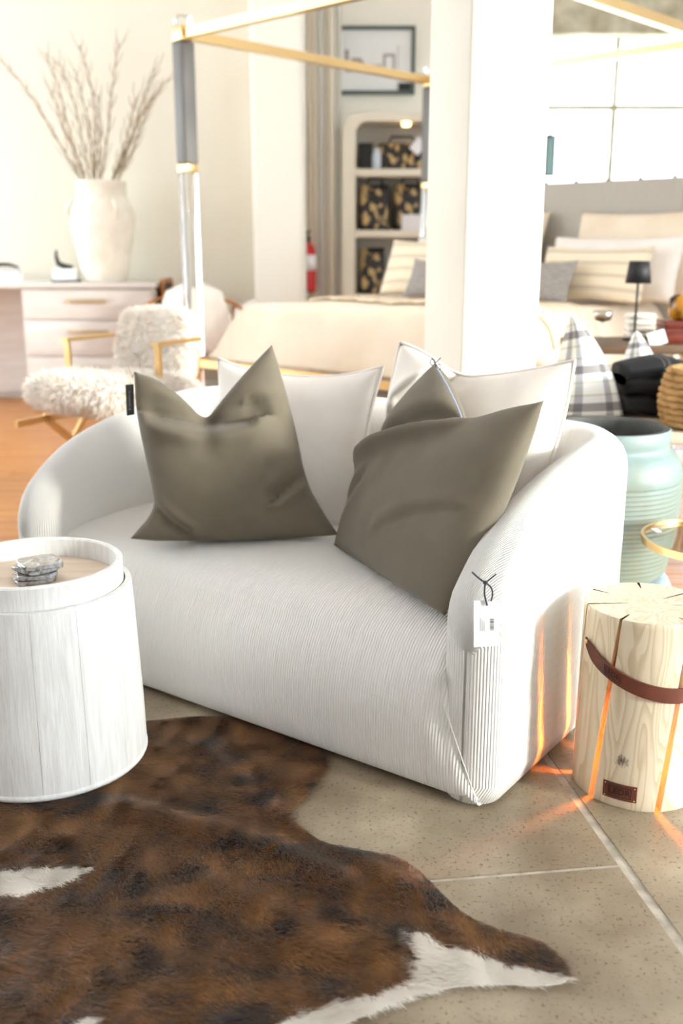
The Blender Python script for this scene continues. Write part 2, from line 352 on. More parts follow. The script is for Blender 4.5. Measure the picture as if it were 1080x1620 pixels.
# unseen right wall: shop-front glazing, solid ends shaped to limit where sun falls
struct(obj('wall_right', join(box(4.6, 4.75, 2.9, 8.6, 0, ZC), box(4.6, 4.75, -.85, 2.9, 3.3, ZC), box(4.6, 4.75, -2, -.85, 0, ZC)), M['ceil'], None, False))
wr_ = struct(obj('window_2', join(box(4.62, 4.7, -.85, 2.9, 3.22, 3.3), box(4.62, 4.7, -.85, 2.9, 0, .08)), M['white'], None, False))
for y in (1.0,): obj('mullion', box(4.63, 4.69, y - .025, y + .025, .08, 3.22), M['white'], wr_, False)
for y0, y1 in ((-.85, .975), (1.025, 2.9)): obj('pane', box(4.655, 4.66, y0, y1, .08, 3.22), M['glass'], wr_, False)
# unseen left wall: tall windows towards the back, near part closed to cut fill
struct(obj('wall_left', join(box(-5.15, -5, -2, 3.0, 0, ZC), box(-5.15, -5, 3.0, 7.65, 3.3, ZC), box(-5.15, -5, 3.0, 7.65, 0, .3)), M['ceil'], None, False))
wl_ = struct(obj('window_3', join(box(-5.1, -5.02, 3, 7.65, 3.22, 3.3), box(-5.1, -5.02, 3, 7.65, .3, .38)), M['white'], None, False))
for y in (4.55, 6.1): obj('mullion', box(-5.09, -5.03, y - .025, y + .025, .38, 3.22), M['white'], wl_, False)
for y0, y1 in ((3, 4.525), (4.575, 6.075), (6.125, 7.65)): obj('pane', box(-5.06, -5.055, y0, y1, .38, 3.22), M['glass'], wl_, False)
struct(obj('wall_front', box(-5, 4.6, -2.15, -2, 0, ZC), M['ceil'], None, False))  # unseen wall behind the camera, put in to cut foreground fill
# panelled door beside the pilaster
dr = struct(obj('door_1', box(-.27, .0, 8.32, 8.36, 0, ZC - .05), M['wall2'], None, False))
x = -.27
for i, wd in enumerate((.05, .035, .055, .03, .05, .05)):
    obj('board', rbox(x + .002, x + wd - .002, 8.285 + .012 * (i % 2), 8.32, .02, ZC - .06, .006), M['boards'][i % 3], dr); x += wd
# the white column
cc = WY(735, 400, 3.3); ca = radians(21.5)
cu, cv = Vector((cos(ca), sin(ca), 0)), Vector((-sin(ca), cos(ca), 0)); cs = .29
cen = Vector((cc.x, 3.3, 0)) + cu * cs / 2 + cv * cs / 2
colo = struct(obj('trim_3', rbox(-cs / 2, cs / 2, -cs / 2, cs / 2, 0, ZC, .012), M['colm'], None, loc=(cen.x, cen.y, 0), rot=(0, 0, ca)))

# ------------------------------------------------------------------ sofa
FRX = G(775, 1293); sx = (FRX - G(232, 1097)).normalized(); sy = Vector((-sx.y, sx.x, 0)); SL, SD, ST, SRr = 1.5, .80, .135, .19
SO = FRX - sx * SL; SANG = atan2(sx.y, sx.x)
def SW(a, b, c): return SO + sx * a + sy * b + Vector((0, 0, c))
sofa = thing('loveseat', 'white corduroy loveseat with curved wraparound back standing on concrete floor', 'sofa', SO, SANG)
HT = [(0, .345), (.004, .385), (.015, .425), (.035, .465), (.06, .495), (.115, .54), (.17, .573), (.23, .598), (.3, .617), (.376, .634), (.48, .652), (.63, .672), (.8, .688)]
# plan path of the shell centre line, outer face offset ST/2
path = []
ds = [0, .0003, .001, .0022, .004, .0065, .010, .014, .019, .028, .04, .055, .075, .1, .13, .17, .21, .26, .31, .37, .43, .49, .55]
hm = ST / 2; rc = SRr - hm
for d in ds: path.append((hm, d, -1, 0, d))
for k in range(0, 11):
    a = pi - k * pi / 20; path.append((SRr + rc * cos(a), SD - SRr + rc * sin(a), cos(a), sin(a), None))
for k in range(1, 24): path.append((SRr + (SL - 2 * SRr) * k / 24, SD - hm, 0, 1, None))
right = [(SL - x, d, -nx, ny, q) for x, d, nx, ny, q in path[:len(ds) + 11]][::-1]
path = path + right
rows, uvs = [], []; s = 0; prev = None
for i, (x, d, nx, ny, dd) in enumerate(path):
    if prev: s += hypot(x - prev[0], d - prev[1])
    prev = (x, d)
    h = interp(d, HT) + .012 * sin(pi * min(1, max(0, (x - .1) / 1.3))) * (d > SD - .2)
    endf = 1.0
    if dd is not None and dd < .055: endf = sqrt(max(0, 1 - (1 - dd / .055) ** 2))
    t = hm * (.04 + .96 * endf) if dd is not None and dd < .055 else hm
    rt = min(.06, t)
    prof = [(t * .86, .012), (t, .05), (t, .2)]
    zt = h
    prof += [(t, zt - rt * 1.3)]
    for k in range(1, 10):
        a = pi * k / 10; prof.append((t * cos(a) if True else 0, zt - rt * 1.3 + rt * 1.3 * sin(a)))
    prof += [(-t, zt - rt * 1.3), (-t, .2), (-t, .05), (-t * .86, .012)]
    rows.append([(x + nx * p, d + ny * p, z) for p, z in prof])
    acc = 0
RA = np.array(rows); seg_l = np.hypot(RA[1:, :, 0] - RA[:-1, :, 0], RA[1:, :, 1] - RA[:-1, :, 1]); cum = np.concatenate([np.zeros((1, RA.shape[1])), np.cumsum(seg_l, 0)]); cum -= cum[len(rows) // 2]
uvs = np.stack([cum.ravel(), RA[:, :, 2].ravel()], 1)
shell = obj('back_and_arms', loft(rows), M['cord'], sofa, uv=uvs)
# seat: profile swept along the length, its ends flaring out towards the floor
SP = [(.64, .016), (.35, .012), (.05, .010), (.008, .012), (-.008, .035), (-.016, .1), (-.017, .16), (-.008, .215), (.012, .265), (.042, .308), (.085, .338), (.14, .356), (.22, .364), (.34, .365), (.5, .358), (.66, .35)]
SPs = smooth_poly(SP, 2)
rows, uvs = [], []; NU = 48
acc = np.concatenate([[0], np.cumsum(np.hypot(*np.diff(SPs, axis=0).T))])
for i in range(NU + 1):
    u = i / NU; row = []
    for (d, z), a in zip(SPs, acc):
        e_ = .022 + .1 * min(1, z / .23); x = e_ + (SL - 2 * e_) * u
        edge = min(1, min(u, 1 - u) * 18); crown = .010 * sin(pi * u) if z > .3 else 0
        f = 1 - .9 * (1 - edge) ** 2
        dd = d if d > .02 else d * f + (1 - f) * .004
        row.append((x, dd, z + crown * (1 if d < .6 else 0) + .004 * nz((x, d, z), 4) * (z > .2))); uvs.append((x, a))
    rows.append(row)
seat = obj('seat', loft(rows), M['cord'], sofa, uv=uvs)
for sgn in (0, 1):
    P = []
    for k in range(20):
        z = .02 + .2 * k / 19; e_ = .018 + .1 * min(1, z / .23); P.append((e_ if sgn == 0 else SL - e_, -.004, z))
    obj('seam', tube(P, .0013, 6), M['cord'], sofa)
for x in (.12, SL - .12):
    for d in (.1, SD - .12): obj('foot', lathe([(.022, 0), (.025, .018)], 16, x, d), M['black'], sofa)

# ---- price tag tied to the sofa arm
tp = SW(1.5, -.012, 0); tn = Vector((sx.x * .55 - sy.x * .835, sx.y * .55 - sy.y * .835, 0)).normalized()
tn = (Vector((0, -1, 0)) * .6 + tn * .4).normalized(); te = Vector((-tn.y, tn.x, 0))
to = PL(770, 985, SW(1.475, -.03, 0), tn)
A2 = lambda px, py: (lambda q: (q.dot(te), q.z))(PL(px, py, to, tn) - to)
tagr = thing('price_tag', 'white price tag with barcode hung by black cord on the sofa arm', 'tag', to)
def flat(poly2, off, th=.0008):
    f = [te * a + Vector((0, 0, b)) + tn * off for a, b in poly2]; b_ = [p - tn * th for p in f]
    return loft([[tuple(p) for p in b_], [tuple(p) for p in f]])
obj('card', flat([A2(749, 1024), A2(790, 1022), A2(790, 949), A2(749, 950)], 0), M['paper'], tagr, False)
bars = []
yy = 979.0
while yy < 997:
    hgt = random.choice((.5, .8, 1.2)); bars.append(flat([A2(775, yy + hgt), A2(781, yy + hgt), A2(781, yy), A2(775, yy)], .0006, .0003)); yy += hgt + random.choice((.5, .8, 1.1))
obj('barcode', join(*bars), M['ink'], tagr, False)
obj('fine_print', join(*[flat([A2(760 + 3 * k, 998), A2(760.7 + 3 * k, 998), A2(760.7 + 3 * k, 978 + 3 * k), A2(760 + 3 * k, 978 + 3 * k)], .0006, .0003) for k in range(3)]), mat('pale_print', (205, 203, 206)), tagr, False)
def cordpts(pp, off): return [tuple(te * A2(*p)[0] + Vector((0, 0, A2(*p)[1])) + tn * off) for p in smooth_poly(pp, 2)]
obj('cord', join(tube(cordpts([(746, 904), (757, 914), (767, 921)], .004), .0016, 6), tube(cordpts([(784, 907), (776, 914), (767, 921)], .004), .0016, 6),
                 tube(cordpts([(767, 921), (765, 938), (770, 957)], .003), .0016, 6), tube(cordpts([(767, 921), (777, 928), (779, 940), (776, 950)], .003), .0016, 6),
                 mv(lathe([(.0005, -.004), (.004, -.002), (.0045, 0), (.004, .003), (.0005, .0045)], 10), *(te * A2(767, 921)[0] + Vector((0, 0, A2(767, 921)[1])) + tn * .004))), M['cordblk'], tagr)

# ---- pillows on the sofa
lean = radians(17)
o = G(372, 857, .372); e1, e2 = Vector((1, 0, 0)), Vector((0, sin(lean), cos(lean)))
OP = lambda *p: on_plane(p, o, e1, e2)
pl = pillow('olive_pillow', 'olive velvet pillow with a chopped top and black hang tag, facing forward', 'olive velvet pillows on the loveseat', o, e1, e2,
    [OP((206, 852), (270, 858), (400, 857), (535, 846)), OP((535, 846), (512, 812), (484, 762), (470, 690), (450, 610), (430, 545)),
     OP((212, 588), (250, 600), (290, 630), (325, 668), (345, 640), (385, 592), (430, 545)), OP((206, 852), (246, 806), (240, 770), (226, 705), (215, 650), (212, 588))],
    .095, M['velvet'], [(OP((248, 660), (300, 672), (360, 674), (396, 668)), .03, .02, -.9), (OP((325, 660), (325, 672)), .02, .025, 0),
                        (OP((484, 757), (462, 772), (440, 790)), .022, .010, .6), (OP((248, 800), (275, 826), (300, 842)), .02, .009, .6), (OP((400, 640), (440, 632)), .01, .01, .5)], n=64, seed=3)
lt = bpy.data.objects.new('hang_tag', None); COL.objects.link(lt); lt.location = PL(206, 600, o - Vector((0, .02, 0)), e1.cross(e2)); tag(lt, 'small black hang tag on a string at the olive pillow corner', 'tag')
cq = lambda px, py: PL(px, py, o, e1.cross(e2)) - lt.location + e1.cross(e2) * .004
obj('card', loft([[tuple(cq(*p) - Vector((0, .0012, 0)) * k) for p in ((199, 609), (212, 608), (213, 656), (201, 658))] for k in (0, 1)]), M['black'], lt, False)
obj('lettering', join(*[loft([[tuple(cq(*p) - Vector((0, .0016 + .0006 * k, 0))) for p in ((204.6 + j * .05, yl), (206.2 + j * .05, yl), (206.2 + j * .05, yl + hl), (204.6 + j * .05, yl + hl))] for k in (0, 1)]) for j, (yl, hl) in enumerate(((619, 4), (625, 2), (628, 2), (631, 3), (635, 2), (638, 2), (641, 2), (646, 3)))]), M['ink'], lt, False)
obj('string', join(tube([cq(204, 580), cq(208, 592), cq(210, 598)], .0012, 6), tube([cq(210, 598), cq(207, 605), cq(209, 613)], .0012, 6), tube([cq(210, 598), cq(213, 590)], .0012, 6)), M['twig'], lt)

b0, b1 = G(528, 864, .372), G(702, 975, .372); e1 = (b1 - b0); e1.z = 0; e1.normalize(); o = (b0 + b1) / 2
hn = Vector((e1.y, -e1.x, 0)); hn = hn if hn.x < 0 else -hn; ln = radians(30)
e2 = Vector((-hn.x * sin(ln), -hn.y * sin(ln), cos(ln)))
OP = lambda *p: on_plane(p, o, e1, e2)
print('R pillow', OP((528, 862), (702, 975), (860, 634), (688, 574)))
rp = pillow('olive_pillow', 'olive velvet pillow with zip, slumped against the right sofa arm', 'olive velvet pillows on the loveseat', o, e1, e2,
    [OP((528, 862), (600, 912), (702, 975)), OP((702, 975), (760, 880), (800, 790), (835, 700), (860, 634)),
     OP((688, 574), (712, 600), (728, 640), (735, 672), (770, 662), (815, 646), (860, 634)), OP((528, 862), (552, 805), (580, 730), (630, 650), (688, 574))],
    .085, M['velvet'], [(OP((590, 722), (640, 702), (690, 688), (735, 672)), .04, .016, -.9), (OP((640, 850), (690, 832), (740, 822)), .006, .012, .6), (OP((560, 800), (600, 770)), .01, .012, .4)], n=64, seed=9)

zn = e1.cross(e2); ZP = lambda px, py, h: tuple(PL(px, py, o + zn * h, zn) - o)
zp = smooth_poly([(694, 584), (706, 604), (718, 628), (728, 650), (734, 668)], 2)
obj('zipper', tube([ZP(a - 2, b, .012 + .02 * sin(pi * k / (len(zp) - 1))) for k, (a, b) in enumerate(zp)], .0022, 6), mat('pale_zip', (150, 162, 184), rough=.4), rp)
rp['label'] = rp['label']
ringm = M['cordblk']
for cx_, cy_, r_ in ((684, 573, 4.0), (693, 581, 4.2)):
    obj('cord_ring', tube([ZP(cx_ + r_ * cos(t), cy_ + 1.2 * r_ * sin(t), .006) for t in np.linspace(0, 2 * pi, 17)[:-1]], .0011, 6, True), ringm, rp)
obj('cord_end', join(tube([ZP(687, 576, .007), ZP(697, 566, .007)], .0012, 6), tube([ZP(690, 580, .007), ZP(683, 566, .007)], .0012, 6)), ringm, rp)
wl = radians(14); we2 = Vector((sy.x * sin(wl), sy.y * sin(wl), cos(wl)))
o = SW(.53, .50, .366); OP = lambda *p: on_plane(p, o, sx, we2)
pillow('white_pillow', 'white piped pillow behind the front-facing olive pillow', 'white pillows on the loveseat', o, sx, we2,
    [OP((330, 800), (440, 815), (540, 834)), OP((540, 834), (572, 735), (586, 650), (606, 580)), OP((345, 566), (380, 582), (450, 596), (540, 596), (606, 580)), OP((330, 800), (345, 720), (350, 640), (345, 566))],
    .075, M['linen'], n=40, pipe=.0045, seed=14, back=.5)
o = SW(1.12, .50, .366); OP = lambda *p: on_plane(p, o, sx, we2)
pillow('white_pillow', 'white piped pillow with a folded top behind the slumped olive pillow', 'white pillows on the loveseat', o, sx, we2,
    [OP((590, 840), (700, 850), (835, 830)), OP((835, 830), (868, 740), (893, 660), (909, 570)), OP((633, 541), (670, 556), (726, 597), (780, 594), (850, 584), (909, 570)), OP((590, 840), (600, 740), (612, 640), (633, 541))],
    .075, M['linen'], [(OP((726, 590), (690, 610), (650, 640)), .035, .018, -.8)], n=44, pipe=.0045, seed=21, back=.5)

# ------------------------------------------------------------------ drum side table, tray, coasters
TX, TY = -.655, 2.024; RUGT = .006
dt = thing('drum_side_table', 'whitewashed wood drum side table standing on the cowhide', 'side table', (TX, TY, RUGT))
NS = 14   # staves around the drum
stave = None
for k in range(NS):
    a0, a1 = 2 * pi * k / NS + .0015, 2 * pi * (k + 1) / NS - .0015
    rows = []
    for r0, z in ((.2145, .016), (.2155, .03), (.2135, .12), (.2085, .24), (.2045, .34), (.2015, .392), (.1995, .404)):
        rows.append([(r0 * cos(a0 + (a1 - a0) * j / 5), r0 * sin(a0 + (a1 - a0) * j / 5), z) for j in range(6)] + [((r0 - .0115) * cos(a1 - (a1 - a0) * j / 5), (r0 - .0115) * sin(a1 - (a1 - a0) * j / 5), z) for j in range(6)])
    sharp(obj('stave', loft(rows), M['wash'], dt), 50)
obj('base_ring', lathe([(.2, 0), (.214, .002), (.217, .008), (.2165, .015), (.2, .0165)], 72), M['wash'], dt)
obj('inner_deck', lathe([(.17, .02), (.17, .38), (.165, .3865)], 48), M['wash_in'], dt)
TR = .1845
tr = thing('round_tray', 'round pale wood tray with raised rim set on the drum table', 'tray', (TX, TY, RUGT + .397))
sharp(obj('rim', lathe([(TR - .016, -.01), (TR - .004, -.01), (TR, -.007), (TR, .052), (TR - .003, .0555), (TR - .011, .0555), (TR - .014, .052), (TR - .016, .012), (TR - .016, -.01)], 80, caps=False), M['wash'], tr), 35)
obj('tray_base', lathe([(TR - .017, -.0095), (TR - .017, .012)], 64), M['wash_in'], tr, False)
def coaster(i, x, y, z, rz, s_):
    n = 26; rows = []
    for rr, zz in ((.95, 0), (1, .002), (1, .0075), (.96, .0095)):
        rows.append([])
        for k in range(n):
            a = 2 * pi * k / n; q = (abs(cos(a)) ** 6 + abs(sin(a)) ** 6) ** (-1 / 6.0); j = 1 + .05 * nz((cos(a) * 3, sin(a) * 3, i * 3.1))
            rows[-1].append((s_ * rr * q * j * cos(a), s_ * rr * q * j * sin(a), zz))
    c = sharp(obj('agate_coaster', loft(rows), M['agate'], None, loc=(x, y, z), rot=(0, 0, rz)), 40)
    return tag(c, ['grey agate coaster at the bottom of the stack on the tray', 'grey agate coaster second from the bottom of the stack', 'grey agate coaster second from the top of the stack', 'grey agate coaster on top of the stack on the tray'][i], 'coaster', 'agate coasters on the tray')
tc = G(57, 902, .435)
for i, (dx, dy, rz) in enumerate(((-.006, -.004, .5), (.004, -.002, .25), (.002, .006, .9), (.008, .004, .62))):
    coaster(i, tc.x + dx, tc.y + dy, RUGT + .397 + .0125 + .0102 * i, rz, .042)

# ------------------------------------------------------------------ cowhide
edge_px = [(60, 1150), (232, 1143), (290, 1136), (336, 1134), (400, 1138), (470, 1160), (512, 1188), (519, 1206), (508, 1232), (482, 1262), (462, 1282), (455, 1297), (468, 1314), (510, 1345), (560, 1352), (612, 1351), (652, 1368), (690, 1408), (740, 1455), (800, 1475), (850, 1488), (884, 1514), (901, 1543), (893, 1559), (840, 1561), (760, 1558), (680, 1569), (620, 1590), (560, 1613), (500, 1650), (380, 1760), (150, 1900), (-250, 1900), (-420, 1600), (-380, 1350), (-150, 1200)]
edge = [G(*p) for p in edge_px]; EP = smooth_poly([(p.x, p.y) for p in edge] + [(edge[0].x, edge[0].y)], 2)[:-1]
ridges = [([(150, 1270), (260, 1300), (340, 1318), (430, 1345), (540, 1398)], .017, .035), ([(440, 1285), (480, 1320), (560, 1362), (650, 1410)], .012, .03), ([(330, 1400), (420, 1440), (500, 1500)], .008, .04)]
ridges = [([(G(*p).x, G(*p).y) for p in P], h, wd) for P, h, wd in ridges]
def seg_d(x, y, P):
    best = np.full(np.shape(x), 9.0)
    for (ax, ay), (bx, by) in zip(P[:-1], P[1:]):
        t = np.clip(((x - ax) * (bx - ax) + (y - ay) * (by - ay)) / ((bx - ax) ** 2 + (by - ay) ** 2), 0, 1)
        best = np.minimum(best, np.hypot(x - ax - t * (bx - ax), y - ay - t * (by - ay)))
    return best
def inside(x, y, P):
    r = np.zeros(np.shape(x), bool); n = len(P)
    for i in range(n):
        x0, y0 = P[i]; x1, y1 = P[(i + 1) % n]
        c = (y0 > y) != (y1 > y); r ^= c & (x < (x1 - x0) * (y - y0) / (y1 - y0 + 1e-12) + x0)
    return r
def rug_z(x, y):
    z = np.full(np.shape(x), .0035)
    for P, h, wd in ridges: z = z + h * np.exp(-(seg_d(x, y, P) / wd) ** 2)
    keep = np.clip((np.hypot(x - TX, y - TY) - .235) / .08, 0, 1)
    return .0035 + (z - .0035) * keep
gx, gy = np.meshgrid(np.arange(-2.0, .7, .022), np.arange(.6, 2.6, .022)); gx, gy = gx.ravel(), gy.ravel()
ins = inside(gx, gy, EP) & (seg_d(gx, gy, list(map(tuple, EP)) + [tuple(EP[0])]) > .008)
pts = [Vector(p) for p in EP] + [Vector((a, b)) for a, b in zip(gx[ins], gy[ins])]
nE = len(EP); res = geometry.delaunay_2d_cdt(pts, [(i, (i + 1) % nE) for i in range(nE)], [], 1, 1e-5)
v2 = np.array([tuple(v) for v in res[0]]); zz = rug_z(v2[:, 0], v2[:, 1])
V = [(a, b, z) for (a, b), z in zip(v2, zz)]; F = [tuple(f) for f in res[2]]
def hide_mat():
    m = mat('brindle_hide', (70, 40, 20), rough=.6, sheen=.15); N, L = nodes(m); b = N['Principled BSDF']
    at = N.new('ShaderNodeAttribute'); at.attribute_name = 'root'; aw = N.new('ShaderNodeAttribute'); aw.attribute_name = 'white'
    mp = N.new('ShaderNodeMapping'); mp.inputs['Rotation'].default_value = (0, 0, .5); mp.inputs['Scale'].default_value = (1, 1.7, 1); L.new(at.outputs['Vector'], mp.inputs[0])
    n1 = N.new('ShaderNodeTexNoise'); n1.inputs['Scale'].default_value = 8.5; n1.inputs['Detail'].default_value = 7; n1.inputs['Roughness'].default_value = .65; n1.inputs['Distortion'].default_value = .7; L.new(mp.outputs[0], n1.inputs[0])
    cr = N.new('ShaderNodeValToRGB'); e_ = cr.color_ramp.elements; e_[0].position = .36; e_[0].color = (*lin((34, 27, 22)), 1); e_[1].position = .76; e_[1].color = (*lin((196, 152, 96)), 1)
    for p, c in ((.43, (60, 41, 24)), (.49, (112, 70, 28)), (.6, (140, 92, 40))): k_ = e_.new(p); k_.color = (*lin(c), 1)
    L.new(n1.outputs[0], cr.inputs[0])
    mx_ = N.new('ShaderNodeMix'); mx_.data_type = 'RGBA'; L.new(aw.outputs['Fac'], mx_.inputs[0]); L.new(cr.outputs[0], mx_.inputs[6]); mx_.inputs[7].default_value = (*lin((250, 241, 228)), 1)
    L.new(mx_.outputs[2], b.inputs['Base Color']); return m
M['hide'] = hide_mat()
white_px = [[(640, 1480), (665, 1475), (692, 1498), (742, 1503), (795, 1528), (850, 1538), (903, 1550), (893, 1575), (760, 1580), (640, 1620), (560, 1680), (380, 1800), (330, 1760), (430, 1622), (520, 1592), (590, 1572), (640, 1556), (652, 1520)],
            [(-60, 1388), (60, 1374), (146, 1375), (110, 1394), (60, 1410), (20, 1418), (-60, 1420)], [(100, 1640), (112, 1618), (145, 1612), (150, 1640)]]
WP = [[(G(*p).x, G(*p).y) for p in P] for P in white_px]
def whiteness(x, y):
    jx = x + .004 * np.sin(x * 310 + y * 190); jy = y + .004 * np.sin(y * 270 - x * 230); r = np.zeros(np.shape(x), bool)
    for P in WP: r |= inside(jx, jy, P)
    return r.astype(float)
def hide_attr(me, root, wh):
    a = me.attributes.new('root', 'FLOAT_VECTOR', 'POINT'); a.data.foreach_set('vector', root.astype(np.float32).ravel())
    a = me.attributes.new('white', 'FLOAT', 'POINT'); a.data.foreach_set('value', wh.astype(np.float32))
rug = thing('cowhide_rug', 'brown and black brindle cowhide rug with white leg markings on the concrete', 'rug', (0, 0, 0))
ho = obj('hide', (V, F), M['hide'], rug); hide_attr(ho.data, np.array(V), whiteness(v2[:, 0], v2[:, 1]))
so = ho.modifiers.new('thick', 'SOLIDIFY'); so.thickness = .003; so.offset = -1
NH = 190000
x = RNG.uniform(-1.25, .6, NH * 2); y = RNG.uniform(1.1, 2.5, NH * 2)
k = inside(x, y, EP) & (np.hypot(x - TX, y - TY) > .2); x, y = x[k][:NH], y[k][:NH]; nh = len(x)
z = rug_z(x, y); wh = whiteness(x, y)
fl = np.array([.55 + 1.1 * noise.noise(Vector((a * 2.2, b * 2.2, 3))) + .5 * noise.noise(Vector((a * 9, b * 9, 1))) for a, b in zip(x, y)]) - 1.25 + RNG.normal(0, .22, nh)
ln_ = RNG.uniform(.012, .024, nh) * np.where(wh > 0, 1.15, 1); clump = np.array([noise.noise(Vector((a * 26, b * 14, 7))) for a, b in zip(x, y)])
lift = np.clip(.26 + .55 * clump + RNG.uniform(-.1, .12, nh), .05, .9)
dx, dy = np.cos(fl), np.sin(fl); ax, ay = -dy, dx; hw = .0009
bot0 = np.stack([x - ax * hw, y - ay * hw, z], 1); bot1 = np.stack([x + ax * hw, y + ay * hw, z], 1)
tip = np.stack([x + dx * ln_, y + dy * ln_, z + ln_ * lift + .001], 1)
HV = np.stack([bot0, bot1, tip], 1).reshape(-1, 3)
me = bpy.data.meshes.new('fur'); me.vertices.add(len(HV)); me.vertices.foreach_set('co', HV.ravel()); me.loops.add(len(HV)); me.loops.foreach_set('vertex_index', np.arange(len(HV)))
me.polygons.add(nh); me.polygons.foreach_set('loop_start', np.arange(0, len(HV), 3)); me.update(calc_edges=True); me.validate(); me.materials.append(M['hide'])
root = np.repeat(np.stack([x, y, np.zeros(nh)], 1) + RNG.normal(0, .014, (nh, 3)) * [1, 1, 0], 3, axis=0); hide_attr(me, root, np.repeat(wh, 3))
fo = bpy.data.objects.new('fur', me); COL.objects.link(fo); fo.parent = rug; fo['kind'] = 'stuff'

# ------------------------------------------------------------------ log lamp
def log_mat():
    m = mat('pale_log_wood', (226, 208, 178), rough=.6); N, L = nodes(m); b = N['Principled BSDF']
    tc_ = N.new('ShaderNodeTexCoord'); mp = N.new('ShaderNodeMapping'); mp.inputs['Scale'].default_value = (7, 7, 1.4); L.new(tc_.outputs['Object'], mp.inputs[0])
    wv = N.new('ShaderNodeTexNoise'); wv.inputs['Scale'].default_value = 1.6; wv.inputs['Detail'].default_value = 2; wv.inputs['Distortion'].default_value = .5; L.new(mp.outputs[0], wv.inputs[0])
    f = math_node(N, L, 'FRACT', math_node(N, L, 'MULTIPLY', wv.outputs[0], 14))
    cr = N.new('ShaderNodeValToRGB'); e_ = cr.color_ramp.elements; e_[0].color = (*lin((226, 209, 182)), 1); e_[1].color = (*lin((216, 196, 166)), 1); e_[0].position = .4
    k_ = e_.new(.93); k_.color = (*lin((206, 184, 152)), 1); L.new(f, cr.inputs[0])
    # dark knot
    vm = N.new('ShaderNodeVectorMath'); vm.operation = 'DISTANCE'; ns = N.new('ShaderNodeTexNoise'); ns.inputs['Scale'].default_value = 70
    va = N.new('ShaderNodeMixRGB'); va.blend_type = 'ADD'; va.inputs[0].default_value = .02; L.new(tc_.outputs['Object'], va.inputs[1]); L.new(ns.outputs['Color'], va.inputs[2]); L.new(va.outputs[0], vm.inputs[0])
    vm.inputs[1].default_value = (-.064 + .01, -.111 + .01, .105 + .01)
    c2 = N.new('ShaderNodeValToRGB'); c2.color_ramp.elements[0].position = .003; c2.color_ramp.elements[1].position = .016
    L.new(vm.outputs['Value'], c2.inputs[0]); mx_ = N.new('ShaderNodeMix'); mx_.data_type = 'RGBA'; L.new(c2.outputs[0], mx_.inputs[0]); mx_.inputs[6].default_value = (*lin((80, 66, 54)), 1); L.new(cr.outputs[0], mx_.inputs[7])
    L.new(mx_.outputs[2], b.inputs['Base Color']); return m
M['log'] = log_mat()
M['cut'] = mat('saw_cut_wood', (196, 150, 96), rough=.8)
LX, LY, LR, LH = .628, 1.918, .128, .402
lamp = thing('log_lamp', 'pale log lamp with glowing saw cuts and a brown leather strap', 'lamp', (LX, LY, 0))
slits = [radians(-108 + a) for a in (-23, 39, 92, 140, 192, 247, 291)]   # -108 is the way to the camera
slits = sorted([(a % (2 * pi)) for a in slits]); SWD = .0045
def log_row(z):
    row = []; R_ = LR + .003 * (1 - z / LH); tw = -radians(17) * (1 - z / LH)
    for i, a in enumerate(slits):
        nxt = slits[(i + 1) % len(slits)] + (2 * pi if i == len(slits) - 1 else 0); nxt += tw; a = a + tw
        tp_ = min(1, max(0, (z - .33) / .06)); deep = .022 * (1 - tp_) + (R_ * (.72 if i % 3 else .35)) * tp_
        hw_ = SWD * (1 + .5 * (1 - z / LH)) * (1 - .35 * tp_); da = hw_ / R_; hi_ = hw_ * .8 if tp_ < .5 else .0012
        for rr, s_ in ((R_, -1), (deep, -1), (deep, 1), (R_, 1)):
            w_ = hw_ if rr == R_ else hi_
            row.append((rr * cos(a) - s_ * w_ * sin(a), rr * sin(a) + s_ * w_ * cos(a), z))
        n = 9
        for k_ in range(1, n):
            t = a + da + (nxt - a - 2 * da) * k_ / n; r2 = R_ * (1 + .012 * nz((cos(t) * 2, sin(t) * 2, 4.2)))
            row.append((r2 * cos(t), r2 * sin(t), z))
    return row
zs = [.0, .004, .04, .1, .16, .22, .28, .33, .345, .36, .375, .39, .399, .402]
rows = [log_row(z) for z in zs]
rows[0] = [(a * .985, b * .985, c) for a, b, c in rows[0]]; rows[-1] = [(a * .985, b * .985, c) for a, b, c in rows[-1]]
nV = len(rows[0]); body = loft(rows, True, False)
bm = bmesh.new(); vs = [bm.verts.new(v) for v in body[0]]
for f in body[1]: bm.faces.new([vs[i] for i in f])
for rr, flip in ((0, True), (len(rows) - 1, False)):
    q = [vs[rr * nV + j] for j in range(nV)]; f = bm.faces.new(q[::-1] if flip else q); bmesh.ops.triangulate(bm, faces=[f])
bm.verts.index_update(); bodyVF = ([tuple(v.co) for v in bm.verts], [tuple(v.index for v in f.verts) for f in bm.faces]); bm.free()
sharp(obj('log_body', bodyVF, M['log'], lamp), 35)
for a in slits:
    c_, s_ = cos(a), sin(a)
    obj('light_strip', xf(box(.024, .03, -.0028, .0028, .01, .17), Matrix.Rotation(a - radians(14), 4, 'Z')), M['led'], lamp, False)
